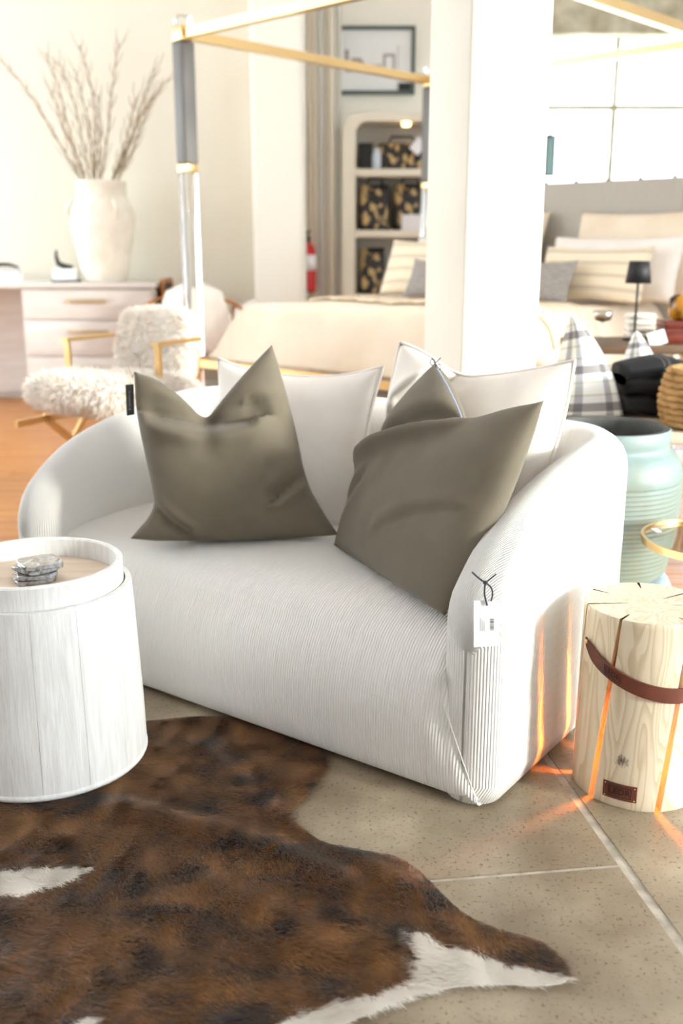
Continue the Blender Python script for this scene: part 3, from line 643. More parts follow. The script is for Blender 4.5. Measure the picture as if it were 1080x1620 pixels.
# strap
def cyl_band(f0, f1, zc, hh, r0, r1, n=40):
    rows = []
    for i in range(n + 1):
        t = i / n; a = f0 + (f1 - f0) * t; z_ = zc(t); h_ = hh * min(1, .35 + 12 * min(t, 1 - t)); 
        rows.append([(r * cos(a), r * sin(a), z_ + q) for r, q in ((r0, -h_), (r1, -h_), (r1, h_), (r0, h_))])
    return loft(rows)
f0, f1 = radians(-108 - 60), radians(-108 + 142)
st = sharp(obj('strap', cyl_band(f0, f1, lambda t: .333 - .078 * sin(pi * min(1, t)) ** .8, .0155, LR + .004, LR + .008, 60), M['leather'], lamp), 40)
for t in (.012, .988):
    a = f0 + (f1 - f0) * t; obj('rivet', xf(lathe([(.0045, 0), (.0045, .002), (.002, .0035)], 12), Matrix.Translation(((LR + .0075) * cos(a), (LR + .0075) * sin(a), .331)) @ Matrix.Rotation(a, 4, 'Z') @ Matrix.Rotation(pi / 2, 4, 'Y')), M['brass'], st)
def wrap(VF, a0, r, z0, slope=0):
    out = []
    for x_, y_, z_ in VF[0]:
        a = a0 + x_ / r; rr = r + z_; out.append((rr * cos(a), rr * sin(a), z0 + y_ + slope * x_))
    return out, VF[1]
def text_vf(body_, size, ext):
    cu_ = bpy.data.curves.new('txt', 'FONT'); cu_.body = body_; cu_.size = size; cu_.extrude = ext; cu_.align_x = 'CENTER'; cu_.align_y = 'CENTER'; cu_.resolution_u = 3
    to_ = bpy.data.objects.new('txt', cu_); COL.objects.link(to_); dg = bpy.context.evaluated_depsgraph_get(); me_ = bpy.data.meshes.new_from_object(to_.evaluated_get(dg))
    out = [tuple(v.co) for v in me_.vertices], [tuple(p.vertices) for p in me_.polygons]; bpy.data.objects.remove(to_); bpy.data.curves.remove(cu_); bpy.data.meshes.remove(me_); return out
def rect_frame(wd, ht, t, z0, z1, n=8):
    parts = []
    for i in range(n):
        for sgn in (-1, 1):
            parts.append(box(-wd / 2 + wd * i / n, -wd / 2 + wd * (i + 1) / n, sgn * ht / 2 - t / 2, sgn * ht / 2 + t / 2, z0, z1))
    for sgn in (-1, 1): parts.append(box(sgn * wd / 2 - t / 2, sgn * wd / 2 + t / 2, -ht / 2, ht / 2, z0, z1))
    return join(*parts)
pa = radians(-108 - 12)
V_, F_ = [], []
plate = loft([[(x_, y_, z_) for y_, z_ in ((-.0165, 0), (-.018, .0015), (-.0165, .0028), (.0165, .0028), (.018, .0015), (.0165, 0))] for x_ in np.linspace(-.034, .034, 12)])
pt = sharp(obj('leather_patch', wrap(plate, pa, LR + .0025, .037), M['leather'], lamp), 40)
obj('lettering', wrap(text_vf('LEDR', .019, .0004), pa, LR + .0057, .037), M['leather_d'], pt, False)
obj('stamped_border', wrap(rect_frame(.046, .021, .0012, 0, .0006), pa, LR + .0052, .037), M['leather_d'], pt, False)
for sx_ in (-.030, .030):
    for sy_ in (-.0135, .0135): obj('tack', wrap(mv(lathe([(.0013, 0), (.0013, .001)], 8), sx_, sy_, 0), pa, LR + .0052, .037), M['brass'], pt)
ta = f0 + (f1 - f0) * .17
obj('strap_lettering', wrap(text_vf('LEDR', .014, .0003), ta, LR + .0083, .333 - .078 * sin(pi * .17) ** .8, -.42), M['leather_d'], st, False)
obj('strap_border', wrap(rect_frame(.036, .017, .001, 0, .0004), ta, LR + .0082, .333 - .078 * sin(pi * .17) ** .8, -.42), M['leather_d'], st, False)

# ------------------------------------------------------------------ behind the sofa on the right: pot, glass table, low table with textiles
PX, PY = .748, 2.76
obj_pl = thing('round_plinth', 'blue grey round stone plinth under the green ribbed pot', 'plinth', (PX, PY, 0))
obj('drum', lathe([(.19, 0), (.2, .006), (.205, .05), (.205, .165), (.195, .186), (.17, .19)], 48), M['plinth'], obj_pl)
pot = thing('ribbed_pot', 'pale green ribbed clay pot with dark inside, standing on a grey plinth', 'pot', (PX, PY, .191))
prof = [(.15, 0), (.168, .006), (.185, .03)]
for k in range(1, 21):
    z = .03 + .275 * k / 21; r = .185 + .024 * sin(pi * k / 21 * .62)
    prof += [(r - .0042, z - .0065), (r - .001, z - .004), (r + .001, z)]
prof += [(.207, .315), (.2, .345), (.183, .366), (.166, .374), (.165, .385), (.17, .392), (.17, .425), (.166, .43)]
obj('body', lathe(prof, 64, caps=False), M['celadon'], pot)
obj('inner_wall', lathe([(.166, .43), (.152, .43), (.149, .42), (.149, .38), (.17, .33), (.17, .05), (.1, .02), (.001, .02)], 64, caps=False), M['potdark'], pot)

GX, GY = .925, 2.335
gt = thing('glass_side_table', 'small round glass side table with brass rim beside the log lamp', 'side table', (GX, GY, 0))
obj('glass_top', lathe([(.178, .408), (.178, .414)], 64), thin_glass('smoky_table_glass', (232, 226, 214), .3), gt, False)
sharp(obj('rim', lathe([(.180, .400), (.186, .400), (.186, .418), (.180, .418), (.180, .400)], 72, caps=False), M['brass'], gt), 30)
obj('stem', lathe([(.012, .01), (.012, .395), (.05, .404), (.05, .407)], 20), M['brass'], gt)
obj('foot_plate', lathe([(.12, 0), (.124, .004), (.12, .01), (.02, .014)], 40), M['brass'], gt)
q = G(1038, 838, .416)
gtag = thing('price_sticker', 'tiny white price tag lying on the glass table', 'tag', (q.x, q.y, .4145)); obj('card', mv(box(-.007, .007, -.016, .016, 0, .0012), rz=.1), M['paper'], gtag, False); obj('print', mv(box(-.002, .002, -.007, .0, .0012, .0015), rz=.1), M['ink'], gtag, False)

lt_ = thing('low_display_table', 'pale oak low display table holding plaid pillows and a basket', 'table', (1.2, 3.44, 0))
obj('table_top', rbox(-.52, .55, -.34, .33, .50, .54, .008), M['oak'], lt_)
for x_ in (-.47, .5):
    for y_ in (-.29, .28): obj('leg', rbox(x_ - .025, x_ + .025, y_ - .025, y_ + .025, 0, .5, .004), M['oak'], lt_)
TT = .542
o = WY(935, 672, 3.38); o.z = TT + .004; e1, e2 = Vector((1, 0, 0)), Vector((0, .16, .987)); OP = lambda *p: on_plane(p, o, e1, e2)
pillow('plaid_pillow', 'large black and white plaid pillow beside the white column', 'plaid pillows', o, e1, e2,
       [OP((856, 680), (920, 682), (988, 680)), OP((988, 680), (984, 640), (965, 580), (935, 530), (908, 499)), OP((900, 501), (904, 499), (908, 499)), OP((856, 680), (868, 620), (885, 555), (900, 501))], .075, M['plaid'], n=36, wr=.004, seed=31)
o = WY(1012, 640, 3.66); o.z = TT + .004; OP = lambda *p: on_plane(p, o, e1, e2)
pillow('plaid_pillow', 'smaller plaid pillow behind the black folded throw', 'plaid pillows', o, e1, e2,
       [OP((968, 652), (1012, 654), (1064, 652)), OP((1064, 652), (1052, 600), (1030, 556), (1009, 524)), OP((1002, 526), (1005, 524), (1009, 524)), OP((968, 652), (975, 610), (986, 565), (1002, 526))], .05, M['plaid'], n=30, wr=.004, seed=37)
# black throw: three folded layers
c0 = WY(1024, 640, 3.43)
th = thing('folded_throw', 'black checked wool throw folded on the low display table', 'throw', (c0.x + .04, 3.47, TT + .003))
for j, (zz0, zz1, grow) in enumerate(((0, .075, 0), (.07, .135, .006), (.125, .195, -.004))):
    rows = []; uv = []
    for i in range(25):
        u = i / 24; x_ = -.135 + .29 * u; dz = -.03 * (abs(u - .45) * 2) ** 2 * (j == 2) + .012 * nz((u * 3, j, 0)); hh = (zz1 - zz0) / 2
        row = []
        for k in range(16):
            a = 2 * pi * k / 16; ca_, sa_ = cos(a), sin(a)
            row.append((x_ + .006 * nz((k, u * 4, j)), (.11 + grow) * (abs(ca_) ** .5) * (1 if ca_ > 0 else -1), max(0, zz0 + hh + dz + hh * (abs(sa_) ** .8) * (1 if sa_ > 0 else -1)))); uv.append((u, k / 8.0))
        rows.append(row)
    obj('fold', loft(rows), M['throwblk'], th, uv=uv)
# woven basket: rows of braid
b0 = WY(1108, 668, 3.22)
bk = thing('woven_basket', 'chunky woven seagrass basket on the low display table', 'basket', (b0.x, 3.2, TT + .002))
for k in range(9):
    z = .014 + k * .0205; r = .105 + .03 * sin(pi * (k + 2) / 11); P = []
    for j in range(72):
        a = 2 * pi * j / 72; w_ = .004 * sin(j * pi / 2 + k * pi / 2); P.append(((r + w_) * cos(a), (r + w_) * sin(a), z + .002 * sin(j * 1.9)))
    obj('braid', tube(P, .0118, 6, True), M['straw'], bk)
obj('base', lathe([(.001, .003), (.11, .003), (.112, .012), (.001, .012)], 32), M['straw'], bk)
for a in (-2.2, -1.9, -1.5):
    obj('tassel', tube([(.135 * cos(a), .135 * sin(a), .14), (.148 * cos(a), .148 * sin(a), .11), (.145 * cos(a + .05), .145 * sin(a + .05), .05)], [.004, .006, .008], 6), M['straw'], bk)

# ------------------------------------------------------------------ console beside the bed
CT = .735
cn = thing('console_table', 'dark walnut console table beside the canopy bed', 'table', (1.36, 4.1, 0))
obj('table_top', rbox(-.42, .5, -.17, .24, CT - .035, CT, .005), M['walnut'], cn)
for x_ in (-.38, .46):
    for y_ in (-.14, .21): obj('leg', rbox(x_ - .02, x_ + .02, y_ - .02, y_ + .02, 0, CT - .035, .003), M['walnut'], cn)
q = WY(1003, 527, 4.16)
tl = thing('table_lamp', 'slim black table lamp with cone shade on the console', 'lamp', (q.x, 4.16, CT))
obj('base', lathe([(.045, 0), (.047, .004), (.045, .008), (.006, .012)], 28), M['black'], tl); obj('stem', lathe([(.005, .01), (.005, .255)], 12), M['black'], tl)
obj('lamp_shade', lathe([(.052, .23), (.040, .318), (.038, .318), (.05, .23)], 36), M['black'], tl)
q = WY(950, 548, 4.02)
gb = thing('pedestal_bowl', 'small silver pedestal bowl on the console by the bed', 'bowl', (q.x, 4.02, CT))
obj('bowl', lathe([(.008, .085), (.03, .092), (.037, .11), (.039, .128), (.036, .128), (.033, .11), (.02, .1), (.001, .097)], 32, caps=False), M['silver'], gb)
obj('stem', lathe([(.03, 0), (.03, .004), (.008, .01), (.006, .05), (.009, .086)], 24), M['glass'], gb)
fl_ = thing('folded_linen', 'stack of folded white linen behind the black table lamp', 'linen', (1.255, 4.27, CT))
for k in range(4): obj('layer', rbox(-.05, .06, -.05, .05, .002 + .026 * k, .026 * (k + 1), .011, 3), M['linen'], fl_)
bx_ = thing('lacquer_box', 'red brown lacquered box under the tortoiseshell vase', 'box', (1.375, 4.07, CT))
obj('body', rbox(-.09, .11, -.06, .06, 0, .06, .004), M['redbox'], bx_); obj('lid', rbox(-.092, .112, -.062, .062, .061, .088, .004), M['redbox'], bx_); obj('clasp', rbox(-.012, .004, -.068, -.06, .045, .07, .002), M['brass'], bx_)
tv = obj('tortoiseshell_vase', lathe([(.03, 0), (.05, .008), (.058, .04), (.055, .085), (.035, .102), (.02, .106), (.018, .1), (.001, .09)], 36, caps=False), M['tortoise'], None, loc=(1.37, 4.07, CT + .089)); tag(tv, 'amber tortoiseshell glass vase standing on the red brown box', 'vase')
sg = thing('price_card', 'white price card propped at the front of the console', 'card', (1.25, 3.955, CT)); obj('card', xf(box(-.035, .035, -.001, .001, 0, .055), Matrix.Rotation(-.25, 4, 'X') @ Matrix.Rotation(-.3, 4, 'Y')), M['paper'], sg, False); obj('easel', tube([(.0, .012, .0), (0, .02, .02)], .002, 5), M['black'], sg)

# ------------------------------------------------------------------ canopy bed
BW, BL_ = 1.86, 1.98; BA = WY(289, 54, 5.4); BZ = BA.z; BROT = radians(-43.5)
bxv = Vector((cos(BROT), sin(BROT), 0)); byv = Vector((-sin(BROT), cos(BROT), 0)); BO = Vector((BA.x, BA.y, 0)) + (bxv + byv) * .0
bed = thing('canopy_bed', 'canopy bed with brass rails, clear and grey posts and grey headboard', 'bed', BO, BROT)
zc_ = WY(295, 273, 5.4).z; zb = WY(303, 573, 5.4).z; pw = .085
for x_ in (0, BW):
    for y_ in (0, BL_):
        po_ = obj('post', rbox(x_ - pw / 2, x_ + pw / 2, y_ - pw / 2, y_ + pw / 2, zc_ + .04, BZ - .035, .012), M['leather_g'], bed)
        obj('acrylic_leg', rbox(x_ - pw * .45, x_ + pw * .45, y_ - pw * .45, y_ + pw * .45, zb + .035, zc_, .006), M['acrylic'], po_)
        obj('acrylic_foot', rbox(x_ - pw * .45, x_ + pw * .45, y_ - pw * .45, y_ + pw * .45, 0, zb - .035, .006), M['acrylic'], po_)
        obj('finial', rbox(x_ - .035, x_ + .035, y_ - .035, y_ + .035, BZ + .035, BZ + .085, .008), M['acrylic'], po_)
        for z in (zc_ + .02, zb, BZ): obj('brass_collar', rbox(x_ - pw * .46, x_ + pw * .46, y_ - pw * .46, y_ + pw * .46, z - (.02 if z == zc_ + .02 else .033), z + (.02 if z == zc_ + .02 else .033), .004), M['brass'], po_)
for z, t in ((BZ, .045), (zb, .04)):
    for p_, q_ in (((0, 0), (BW, 0)), ((0, BL_), (BW, BL_)), ((0, 0), (0, BL_)), ((BW, 0), (BW, BL_))):
        d_ = Vector((q_[0] - p_[0], q_[1] - p_[1], 0)).normalized() * pw * .47
        obj('rail', bar((p_[0] + d_.x, p_[1] + d_.y, z), (q_[0] - d_.x, q_[1] - d_.y, z), t), M['brass'], bed, False)
hz = PL(970, 286, BO + byv * BL_, byv).z
hb = obj('headboard', rbox(.07, BW - .07, BL_ - .075, BL_ - .025, .45, hz, .02, 3), M['headb'], bed)
for k in range(9): obj('stud', lathe([(.012, 0), (.012, .008), (.004, .016)], 10, .12 + .2 * k, BL_ - .05), M['bronze'], hb).location = (0, 0, hz - .002)
MT = .815
def duvet_z(x_, y_, top=MT, lo=.545):
    f = 1.0
    for t in (x_ + .0, BW - x_ + .0, y_ + .0):
        f *= 1 - (1 - min(1, max(0, (t - .05) / .2))) ** 2.6
    return lo + (top - lo) * f + .012 * nz((x_, y_, 0), 3.2) * f + .006 * nz((x_, y_, 2), 9) * f
xs_ = np.concatenate([np.linspace(.05, .25, 12), np.linspace(.29, BW - .29, 26), np.linspace(BW - .25, BW - .05, 12)]); ys_ = np.concatenate([np.linspace(.05, .25, 12), np.linspace(.3, BL_ - .09, 30)])
V = [(x_, y_, duvet_z(x_, y_)) for y_ in ys_ for x_ in xs_]; nx_, ny_ = len(xs_), len(ys_)
F = [(j * nx_ + i, j * nx_ + i + 1, (j + 1) * nx_ + i + 1, (j + 1) * nx_ + i) for j in range(ny_ - 1) for i in range(nx_ - 1)]
nb = len(V); V += [(.05, .05, zb + .022), (BW - .05, .05, zb + .022), (BW - .05, BL_ - .09, zb + .022), (.05, BL_ - .09, zb + .022)]
F += [(nb + 3, nb + 2, nb + 1, nb), tuple(range(nx_ - 1, -1, -1)) + (nb, nb + 1), tuple((ny_ - 1) * nx_ + i for i in range(nx_)) + (nb + 2, nb + 3),
      tuple(j * nx_ for j in range(ny_)) + (nb + 3, nb), tuple(j * nx_ + nx_ - 1 for j in range(ny_ - 1, -1, -1)) + (nb + 1, nb + 2)]
dv = obj('duvet', (V, F), M['duvet'], None, loc=BO, rot=(0, 0, BROT)); tag(dv, 'ivory duvet spread over the canopy bed', 'bedding')
V, UVn = [], 40
rows = [[(.08 + (BW - .16) * i / 44, y_ + .025 * sin(i * 1.35) * (k in (0, 11)), duvet_z(.08 + (BW - .16) * i / 44, y_) + .006 + .008 * abs(nz((i * .5, k * .6, 5)))) for i in range(45)] for k, y_ in enumerate(np.linspace(.7, 1.12, 12))]
tw = obj('bed_throw', loft(rows, False, False), M['throw'], None, loc=BO, rot=(0, 0, BROT)); tag(tw, 'cream fringed throw laid across the canopy bed', 'throw')
sm = tw.modifiers.new('thick', 'SOLIDIFY'); sm.thickness = .012; sm.offset = 1
def bed_pillow(name, label, group, px, c, wd, ht, T, m, lean_=.35, pin=.02, n=26, pipe=None):
    p = PL(px, 470, BO + byv * c, byv); o_ = BO + bxv * (p - BO).dot(bxv) + byv * c; lx = (p - BO).dot(bxv); o_.z = duvet_z(lx, c) - .004 + T * .25
    return pillow(name, label, group, o_, bxv, Vector((byv.x * sin(lean_), byv.y * sin(lean_), cos(lean_))), sq_sides(wd, ht, pin), T, m, n=n, pipe=pipe, seed=px * .1, back=.7)
G1, G2, G3, G4 = 'beige euro shams at the headboard', 'white sleeping pillows on the bed', 'striped pillows on the bed', 'grey knit pillows on the bed'
bed_pillow('euro_sham', 'large beige linen sham against the grey headboard near the black lamp', G1, 990, BL_ - .28, .78, .5, .07, M['linen2'], .3)
bed_pillow('euro_sham', 'beige linen sham partly hidden behind the white column', G1, 760, BL_ - .28, .74, .5, .07, M['linen2'], .3)
bed_pillow('bed_pillow', 'white flanged bed pillow behind the wide striped pillow near the black lamp', G2, 955, BL_ - .44, .78, .36, .07, M['linen'], .35)
bed_pillow('bed_pillow', 'white bed pillow behind the striped pillow in front of the cabinet', G2, 690, BL_ - .44, .5, .37, .06, M['linen'], .35)
bed_pillow('striped_pillow', 'wide tan striped linen pillow on the bed near the black lamp', G3, 925, BL_ - .58, .64, .31, .06, M['stripe'], .4)
bed_pillow('striped_pillow', 'tan striped linen pillow on the bed in front of the cabinet', G3, 640, BL_ - .58, .42, .36, .06, M['stripe'], .4)
bed_pillow('knit_pillow', 'small grey knit pillow in front of the wide striped pillow', G4, 848, BL_ - .74, .36, .25, .05, M['greyknit'], .45)
bed_pillow('knit_pillow', 'small grey knit pillow leaning on the striped pillow by the cabinet', G4, 674, BL_ - .74, .36, .25, .05, M['greyknit'], .45)

# ------------------------------------------------------------------ desk, vase, branches and small things on it
DY0, DY1, DH = 6.98, 7.58, .875
xr, xl = WY(240, 445, DY0).x, WY(31, 450, DY0).x
dk = thing('drawer_desk', 'pale grey washed desk with drawers and brass pulls along the wall', 'desk', (0, 0, 0))
obj('desk_top', rbox(-4.0, xr + .02, DY0 - .02, DY1, DH - .035, DH, .006), M['desk'], dk)
obj('carcass', rbox(xl, xr, DY0 + .02, DY1 - .01, .03, DH - .036, .004), M['desk'], dk)
dz0 = .06
for i, (z0, z1) in enumerate(((.06, .37), (.38, .62), (.63, .83))):
    d_ = obj('drawer', rbox(xl + .012, xr - .012, DY0 - .004, DY0 + .022, z0, z1, .004), M['desk'], dk)
    cx_ = (xl + xr) / 2; obj('handle', join(rbox(cx_ - .14, cx_ + .14, DY0 - .028, DY0 - .016, z1 - .085, z1 - .06, .003), box(cx_ - .12, cx_ - .11, DY0 - .018, DY0 - .003, z1 - .08, z1 - .065), box(cx_ + .11, cx_ + .12, DY0 - .018, DY0 - .003, z1 - .08, z1 - .065)), M['gold_h'], d_)
obj('back_panel', box(-4.0, xl, DY1 - .03, DY1 - .01, .05, DH - .036), M['desk'], dk, False); obj('end_panel', rbox(-4.0, -3.96, DY0, DY1, 0, DH - .036, .004), M['desk'], dk)
for x_ in (xl + .04, xr - .04):
    for y_ in (DY0 + .06, DY1 - .06): obj('foot', box(x_ - .03, x_ + .03, y_ - .03, y_ + .03, 0, .03), M['desk'], dk, False)
vq = WY(168, 438, 7.24); VX, VY = vq.x, 7.24
vs_ = thing('plaster_urn', 'tall white plaster urn with small lug handles on the desk', 'vase', (VX, VY, DH + .001))
obj('body', lathe([(.13, 0), (.15, .01), (.165, .08), (.185, .2), (.212, .32), (.225, .41), (.222, .47), (.205, .52), (.178, .555), (.172, .58), (.172, .655), (.18, .67), (.176, .678), (.16, .672), (.155, .58), (.18, .45), (.15, .1), (.001, .05)], 48, caps=False), M['plaster'], vs_)
for a in (radians(-155), radians(-55), radians(80)):
    P = [((.2 + .045 * sin(pi * k / 8)) * cos(a), (.2 + .045 * sin(pi * k / 8)) * sin(a), .55 - .14 * k / 8) for k in range(9)]
    obj('lug_handle', tube(P, .016, 8), M['plaster'], vs_)
BR = [[(0, 92), (50, 150), (90, 220), (128, 284)], [(72, 86), (92, 130), (108, 205), (132, 284)], [(92, 96), (115, 150), (130, 220), (142, 284)], [(80, 140), (98, 195), (118, 240), (134, 284)], [(126, 72), (144, 130), (152, 200), (150, 284)],
      [(188, 68), (178, 130), (172, 200), (160, 284)], [(258, 132), (232, 165), (208, 215), (180, 284)], [(214, 155), (205, 200), (192, 245), (178, 284)], [(246, 110), (228, 150), (215, 195), (188, 284)], [(118, 110), (135, 170), (145, 230), (148, 284)], [(240, 160), (222, 205), (205, 250), (186, 284)], [(154, 150), (158, 220), (156, 284)]]
for i, P in enumerate(BR):
    pts_ = []; base = Vector((VX + (P[-1][0] - 155) * .0016, VY + .05 * sin(i * 2.3), DH + .56))
    sp_ = smooth_poly(P, 2)
    for k, (a, b) in enumerate(sp_):
        t = 1 - k / (len(sp_) - 1); q = WY(a, b, VY + (.05 * sin(i * 2.3)) + .12 * sin(i * 1.9) * t); q.x += .006 * nz((k * .9, i, 0)); pts_.append(q - Vector((VX, VY, DH)))
    pts_.append(base - Vector((VX, VY, DH))); pts_.append(Vector((base.x - VX, base.y - VY, .15)))
    br = thing('dry_branch', {0: 'longest dry branch in the urn, leaning far out over the desk', 5: 'tall upright dry branch in the white urn'}.get(i, 'bare dry branch among others in the white urn'), 'branch', (VX, VY, DH), 0, 'dry branches in the urn')
    obj('stem', tube(pts_, [.0035 + .0045 * k / len(pts_) for k in range(len(pts_))], 6), M['twig'], br)
    n_ = len(pts_) - 3
    for k in range(1, n_, 1):
        p = pts_[k]; d_ = (pts_[k - 1] - p).normalized(); s_ = 1 if (k + i) % 2 else -1
        e_ = p + d_ * random.uniform(.07, .15) + Vector((s_ * random.uniform(.02, .05), random.uniform(-.03, .03), random.uniform(-.01, .03)))
        obj('twig', tube([p, (p + e_) / 2 + Vector((s_ * .008, 0, 0)), e_], [.0035, .003, .0015], 5), M['twig'], br)
q = WY(105, 438, 7.2)
wb = thing('white_keepsake_box', 'small white box with a dark sculpted figure on its lid', 'box', (q.x, 7.2, DH + .001))
obj('body', rbox(-.08, .08, -.06, .06, .012, .09, .006), M['white'], wb); obj('plinth', rbox(-.09, .09, -.07, .07, 0, .012, .003), M['black'], wb)
obj('figure', tube([(-.06, 0, .215), (-.062, 0, .17), (-.05, 0, .125), (-.01, 0, .105), (.05, 0, .1)], [.008, .012, .018, .02, .012], 8), M['black'], wb)
q = WY(10, 438, 7.2)
for k, (m_, h_) in enumerate((('white', .035), ('paper', .03), ('black', .02))):
    bkk = thing('book', ['white book at the bottom of the stack on the desk', 'white book in the middle of the stack on the desk', 'thin black book on top of the stack on the desk'][k], 'book', (q.x, 7.2, DH + .001 + (.0, .036, .067)[k]), .1 * k, 'books on the desk')
    obj('cover', join(box(-.11, .1, -.075, .075, 0, .003), box(-.11, .1, -.075, .075, h_ - .003, h_), box(-.11, -.107, -.075, .075, 0, h_)), M[m_], bkk, False); obj('pages', box(-.107, .095, -.072, .072, .003, h_ - .003), M['paper'], bkk, False)
sc = obj('black_sculpture', tube([(-.08, 0, .012), (-.03, 0, .032), (.03, 0, .03), (.09, 0, .012)], [.011, .013, .012, .008], 8), M['black'], None, loc=(q.x, 7.2, DH + .089)); tag(sc, 'curved black ornament lying on the stack of books', 'ornament')

# ------------------------------------------------------------------ sheepskin armchair
ch = thing('sheepskin_armchair', 'ivory sheepskin armchair with slim brass frame by the desk', 'chair', (-.925, 4.44, 0), radians(-27))
for s_ in (-1, 1):
    X = s_ * .245
    obj('arm', bar((X, -.16, .715), (X, .16, .715), .016, .04), M['brass'], ch, False)
    obj('arm_post', bar((X, -.14, .38), (X, -.14, .707), .03, .016), M['brass'], ch, False)
    obj('leg', bar((X, -.40, .0), (X, -.02, .40), .03, .016), M['brass'], ch, False); obj('leg', bar((X, .20, .0), (X, -.32, .40), .03, .016), M['brass'], ch, False)
    obj('side_rail', bar((X, -.48, .39), (X, .22, .39), .03, .016), M['brass'], ch, False)
    obj('back_post', bar((X * .7, .2, .38), (X * .7, .25, .66), .03, .016), M['brass'], ch, False)
def blob(cx_, cy_, cz_, rx, ry, rz_, e=.6, tilt=0, n=30, m_=18, sd=0):
    rows = []
    for j in range(m_ + 1):
        ph = -pi / 2 + pi * j / m_; row = []
        for i in range(n):
            a = 2 * pi * i / n; f = lambda t: (abs(t) ** e) * (1 if t > 0 else -1)
            p = Vector((rx * f(cos(a)) * f(cos(ph)) if abs(cos(ph)) > 1e-4 else 0, ry * f(sin(a)) * f(cos(ph)) if abs(cos(ph)) > 1e-4 else 0, rz_ * f(sin(ph))))
            p *= 1 + .09 * nz((p.x * 9, p.y * 9, p.z * 9 + sd)); p = Matrix.Rotation(tilt, 4, 'X') @ p; row.append((p.x + cx_, p.y + cy_, p.z + cz_))
        rows.append(row)
    return loft(rows, True, True)
def wool(VF, n, length, down=.6):
    V = np.array(VF[0]); me_ = bpy.data.meshes.new('t'); me_.from_pydata(VF[0], [], VF[1]); me_.update(); me_.calc_loop_triangles()
    tri = np.array([t.vertices[:] for t in me_.loop_triangles]); A, B_, C_ = V[tri[:, 0]], V[tri[:, 1]], V[tri[:, 2]]; nr = np.cross(B_ - A, C_ - A); ar = np.linalg.norm(nr, axis=1) + 1e-12
    k = RNG.choice(len(tri), n, p=ar / ar.sum()); r1 = np.sqrt(RNG.random(n))[:, None]; r2 = RNG.random(n)[:, None]; P = A[k] * (1 - r1) + B_[k] * r1 * (1 - r2) + C_[k] * r1 * r2; N_ = nr[k] / ar[k][:, None]
    bpy.data.meshes.remove(me_)
    D_ = N_ + np.array([0, -.15, -down]) + RNG.normal(0, .35, (n, 3)); D_ /= np.linalg.norm(D_, axis=1)[:, None]; T_ = np.cross(D_, RNG.normal(0, 1, (n, 3))); T_ /= np.linalg.norm(T_, axis=1)[:, None]
    l_ = (length * RNG.uniform(.6, 1.2, n))[:, None]; hv = np.stack([P - T_ * .0035 - N_ * .004, P + T_ * .0035 - N_ * .004, P + D_ * l_], 1).reshape(-1, 3)
    return [tuple(v) for v in hv], [(3 * i, 3 * i + 1, 3 * i + 2) for i in range(n)]
seatb = blob(.02, -.14, .50, .30, .33, .075, .6, radians(-6)); backb = blob(-.03, .215, .67, .21, .06, .17, .42, radians(-14), sd=5)
skin = obj('seat', seatb, M['fur'], ch); sb_ = obj('seat_wool', wool(seatb, 26000, .036, .8), M['fur'], skin, False); sb_['kind'] = 'stuff'
bk_ = obj('backrest', backb, M['fur'], ch); sb_ = obj('back_wool', wool(backb, 14000, .022, .5), M['fur'], bk_, False); sb_['kind'] = 'stuff'

# ------------------------------------------------------------------ rattan chair, bench pillow
rcx = WY(305, 480, 6.55).x
rc_ = thing('rattan_chair', 'honey rattan armchair with a white cushion near the wall', 'chair', (rcx, 6.5, 0), radians(10))
obj('seat', lathe([(.29, .38), (.31, .4), (.29, .42)], 36), M['rattan'], rc_)
for a in (45, 135, 225, 315): obj('leg', tube([(.24 * cos(radians(a)), .24 * sin(radians(a)), .39), (.28 * cos(radians(a)), .28 * sin(radians(a)), 0)], .016, 8), M['rattan'], rc_)
for r_, z_ in ((.33, .70), (.31, .55)):
    obj('back_hoop', tube([(r_ * cos(t), r_ * sin(t), z_ + .10 * max(0, sin(t))) for t in np.linspace(-.5, pi + .5, 28)], .014, 8), M['rattan'], rc_)
for t in np.linspace(-.45, pi + .45, 9): obj('spindle', tube([(.29 * cos(t), .29 * sin(t), .4), (.33 * cos(t), .33 * sin(t), .7 + .10 * max(0, sin(t)))], .009, 6), M['rattan'], rc_)
pillow('white_cushion', 'round-topped white cushion on the rattan chair', None, (rcx + .0, 6.53, .425), (1, 0, 0), (0, .2, .98), [[(-.22, 0), (0, .0), (.22, 0)], [(.22, 0), (.25, .2), (.18, .42)], [(-.18, .42), (0, .5), (.18, .42)], [(-.22, 0), (-.25, .2), (-.18, .42)]], .07, M['linen'], n=24, seed=50, cat='cushion')
q = WY(384, 470, 7.1)
bn = thing('low_bench', 'low pale oak bench by the wall behind the bed', 'bench', (q.x, 7.1, 0)); obj('seat', rbox(-.16, .16, -.16, .16, .40, .44, .006), M['oak'], bn)
for x_ in (-.13, .13):
    for y_ in (-.13, .13): obj('leg', rbox(x_ - .018, x_ + .018, y_ - .018, y_ + .018, 0, .4, .003), M['oak'], bn)
pillow('white_cushion', 'pointed white cushion on the low bench by the pilaster', None, (q.x, 7.08, .443), (1, 0, 0), (0, .25, .97), [[(-.16, 0), (.15, 0)], [(.15, 0), (.13, .2), (.08, .33)], [(-.12, .2), (0, .3), (.08, .33)], [(-.16, 0), (-.14, .1), (-.12, .2)]], .05, M['linen'], n=18, seed=52, cat='cushion')
pn = thing('framed_canvas', 'dark backed wooden picture frame leaning against the end of the desk', 'frame', (xr + .1, 7.3, 0)); 
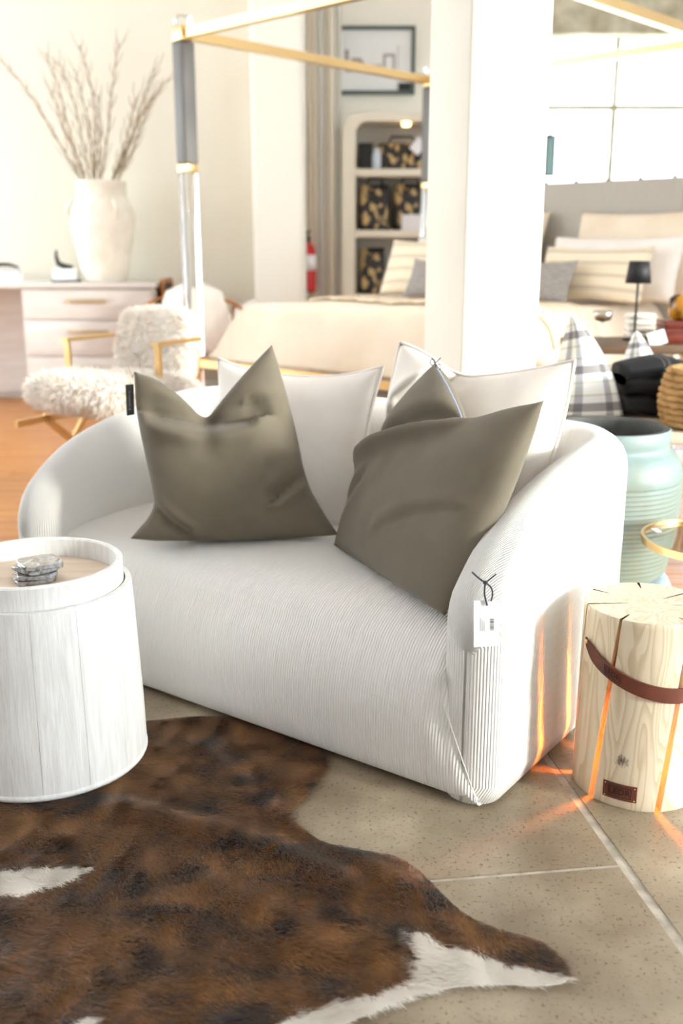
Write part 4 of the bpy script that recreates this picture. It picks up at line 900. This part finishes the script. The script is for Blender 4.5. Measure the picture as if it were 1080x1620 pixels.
obj('frame', xf(join(box(-.012, .012, -.2, .2, .0, .03), box(-.012, .012, -.2, .2, .87, .9), box(-.012, .012, -.2, -.17, .03, .87), box(-.012, .012, .17, .2, .03, .87)), Matrix.Rotation(-.06, 4, 'Y')), M['rattan'], pn, False); obj('backing', xf(box(-.006, .004, -.17, .17, .03, .87), Matrix.Rotation(-.06, 4, 'Y')), M['black'], pn, False)

# ------------------------------------------------------------------ cabinet with bags, picture, extinguisher, lantern
cx0 = WY(541, 300, 8.2).x; CW, CHH = 1.0, WY(600, 178, 8.2).z; CY0, CY1 = 8.2, 8.58
cb = thing('arched_cabinet', 'cream open cabinet with rounded top corners holding patterned bags', 'cabinet', (cx0, CY0, 0))
def arch(w0, w1, h0, h1, r, n=8):
    P = [(w0, h0)]
    for k in range(n + 1): a = pi - pi / 2 * k / n; P.append((w0 + r + r * cos(a), h1 - r + r * sin(a)))
    for k in range(n + 1): a = pi / 2 - pi / 2 * k / n; P.append((w1 - r + r * cos(a), h1 - r + r * sin(a)))
    P.append((w1, h0)); return P
outp, inp = arch(0, CW, 0, CHH, .14), arch(.105, CW - .105, .0, CHH - .06, .09)
n_ = len(outp); V = [(x_, y_, z_) for P in (outp, inp) for y_ in (0, CY1 - CY0) for x_, z_ in P]; F = []
for i in range(n_ - 1):
    F += [(i, i + 1, 2 * n_ + i + 1, 2 * n_ + i), (n_ + i + 1, n_ + i, 3 * n_ + i, 3 * n_ + i + 1), (i + 1, i, n_ + i, n_ + i + 1), (2 * n_ + i, 2 * n_ + i + 1, 3 * n_ + i + 1, 3 * n_ + i)]
sharp(obj('frame', (V, F), M['shelfm'], cb), 40)
obj('back_panel', box(.05, CW - .05, CY1 - CY0 - .02, CY1 - CY0 - .005, 0, CHH - .05), M['shelfin'], cb, False)
SZ = [WY(620, 272, 8.2).z, WY(620, 369, 8.2).z, .72, .3]
for z in SZ: obj('shelf', rbox(.106, CW - .106, .003, CY1 - CY0 - .022, z - .032, z + .024, .005), M['shelfm'], cb)
q = WY(643, 186, 8.25); obj('downlight', lathe([(.03, -.03), (.034, -.012), (.034, 0)], 20, q.x - cx0, .08), M['bulb'], cb).location = (0, 0, CHH - .061)
def bag(name, label, px0, px1, py_top, shelf, m_, handles=True):
    a, b = WY(px0, 300, 8.3).x, WY(px1, 300, 8.3).x; zt = WY(px0, py_top, 8.3).z; z0 = SZ[shelf] + .025; h_ = zt - z0; w_ = b - a
    t_ = thing(name, label, 'bag', ((a + b) / 2, 8.36, z0))
    rows = []
    for k in range(9):
        f = k / 8; s_ = 1 - .12 * f ** 2; d_ = .10 * (1 - .7 * f); rows.append([(w_ / 2 * s_ * (abs(cos(t)) ** .4) * (1 if cos(t) > 0 else -1), d_ * (abs(sin(t)) ** .5) * (1 if sin(t) > 0 else -1), h_ * f) for t in np.linspace(0, 2 * pi, 25)[:-1]])
    obj('body', loft(rows), m_, t_)
    if handles: obj('handle', tube([(-w_ * .25, 0, h_), (-w_ * .2, 0, h_ + .05), (w_ * .2, 0, h_ + .05), (w_ * .25, 0, h_)], .009, 6), M['black'], t_)
    return t_
t_ = bag('patterned_bag', 'black and gold patterned bag with white tag on the top shelf', 594, 676, 226, 0, M['bagpat']); obj('swing_tag', xf(box(-.045, .045, -.002, .002, -.055, .055), Matrix.Translation((.12, -.115, .17)) @ Matrix.Rotation(.7, 4, 'Y')), M['paper'], t_, False)
bb = thing('black_box', 'plain black box at the left end of the top shelf', 'box', (WY(578, 260, 8.3).x, 8.34, SZ[0] + .025)); obj('body', rbox(-.055, .055, -.08, .08, 0, .17, .004), M['black'], bb); obj('lid', rbox(-.058, .058, -.083, .083, .171, .195, .004), M['black'], bb)
jr = obj('glass_jar', lathe([(.03, 0), (.036, .005), (.036, .1), (.024, .125), (.022, .15), (.019, .15), (.02, .12), (.03, .1), (.03, .01), (.001, .01)], 24, caps=False), mat('frosted_jar', (206, 216, 228), rough=.2), None, loc=(WY(596, 262, 8.25).x - .005, 8.23, SZ[0] + .026)); tag(jr, 'small frosted jar between the black box and the bag', 'jar')
bag('patterned_bag', 'black and gold patterned bag at the left of the middle shelf', 568, 618, 292, 1, M['bagpat'])
bag('patterned_bag', 'black and gold patterned bag behind the small white box on the middle shelf', 622, 676, 290, 1, M['bagpat'])
wc = thing('small_white_box', 'small warm white box on the middle cabinet shelf', 'box', (WY(652, 355, 8.22).x, 8.235, SZ[1] + .025)); obj('body', rbox(-.085, .085, -.025, .02, 0, .1, .004), M['paper'], wc); obj('lid', rbox(-.087, .087, -.027, .022, .101, .118, .004), M['paper'], wc)
bag('patterned_bag', 'dark patterned pouch on the lower shelf beside the striped pillow', 570, 612, 392, 2, M['bagpat'], False)
p0, p1 = WY(530, 42, 8.59), WY(655, 150, 8.59)
pf = thing('framed_print', 'wide framed faded print hanging above the arched cabinet', 'picture', (p0.x, 8.575, p1.z)); PWd, PHt = p1.x - p0.x, p0.z - p1.z
for a, b, c, d_ in ((0, PWd, 0, .028), (0, PWd, PHt - .028, PHt), (0, .028, .028, PHt - .028), (PWd - .028, PWd, .028, PHt - .028)): obj('frame_bar', box(a, b, -.02, .02, c, d_), M['framem'], pf, False)
sh_ = obj('print_sheet', box(.026, PWd - .026, 0, .012, .026, PHt - .026), M['print'], pf, False)
obj('printed_scene', join(*[box(PWd * a, PWd * b, -.0012, -.0004, PHt * c, PHt * d_) for a, b, c, d_ in ((.12, .17, .38, .66), (.17, .36, .4, .5), (.2, .33, .5, .54), (.36, .58, .4, .44), (.6, .63, .36, .6), (.72, .75, .36, .6), (.63, .72, .56, .6), (.78, .79, .36, .72), (.12, .74, .335, .36))]), M['printink'], sh_, False)
obj('corner_label', box(PWd - .13, PWd - .03, -.022, -.0005, .03, .085), M['black'], pf, False)
q = WY(487, 462, 8.17)
ex_ = thing('fire_extinguisher', 'red fire extinguisher with white label hung by the pilaster', 'extinguisher', (q.x, 8.19, q.z))
obj('cylinder', lathe([(.05, 0), (.062, .01), (.064, .03), (.064, .31), (.05, .355), (.022, .375), (.02, .39)], 28), M['red'], ex_); obj('label', lathe([(.0645, .17), (.0652, .17), (.0652, .29), (.0645, .29)], 28, caps=False), M['paper'], ex_)
obj('valve', join(lathe([(.022, .388), (.022, .42), (.012, .43)], 14), bar((-.02, 0, .44), (.02, -.09, .47), .014), bar((-.02, 0, .42), (.02, -.08, .43), .012)), M['black'], ex_); obj('hose', tube([(-.02, 0, .41), (-.075, -.02, .37), (-.078, -.02, .2), (-.072, -.02, .1)], .011, 8), M['black'], ex_); obj('bracket', box(-.03, .03, .06, .094, .12, .3), M['black'], ex_, False)
q = WY(869, 245, 8.55); 
ln2 = thing('wall_lantern', 'small teal glass wall lantern on the window frame by the column', 'lantern', (q.x, 8.56, q.z - .15))

for x_ in (-.035, .035):
    for y_ in (-.035, .035): obj('bar', box(x_ - .006, x_ + .006, y_ - .006, y_ + .006, 0, .28), M['framem'], ln2, False)
obj('cap', lathe([(.06, .28), (.04, .30), (.008, .315)], 4), M['framem'], ln2, False); obj('base', box(-.045, .045, -.045, .045, -.015, 0), M['framem'], ln2, False)
obj('glass', box(-.03, .03, -.03, .03, .003, .277), mat('teal_glass', (150, 190, 190), rough=.1), ln2, False)
obj('wall_mount', box(-.02, .02, .035, .065, .1, .18), M['framem'], ln2, False)
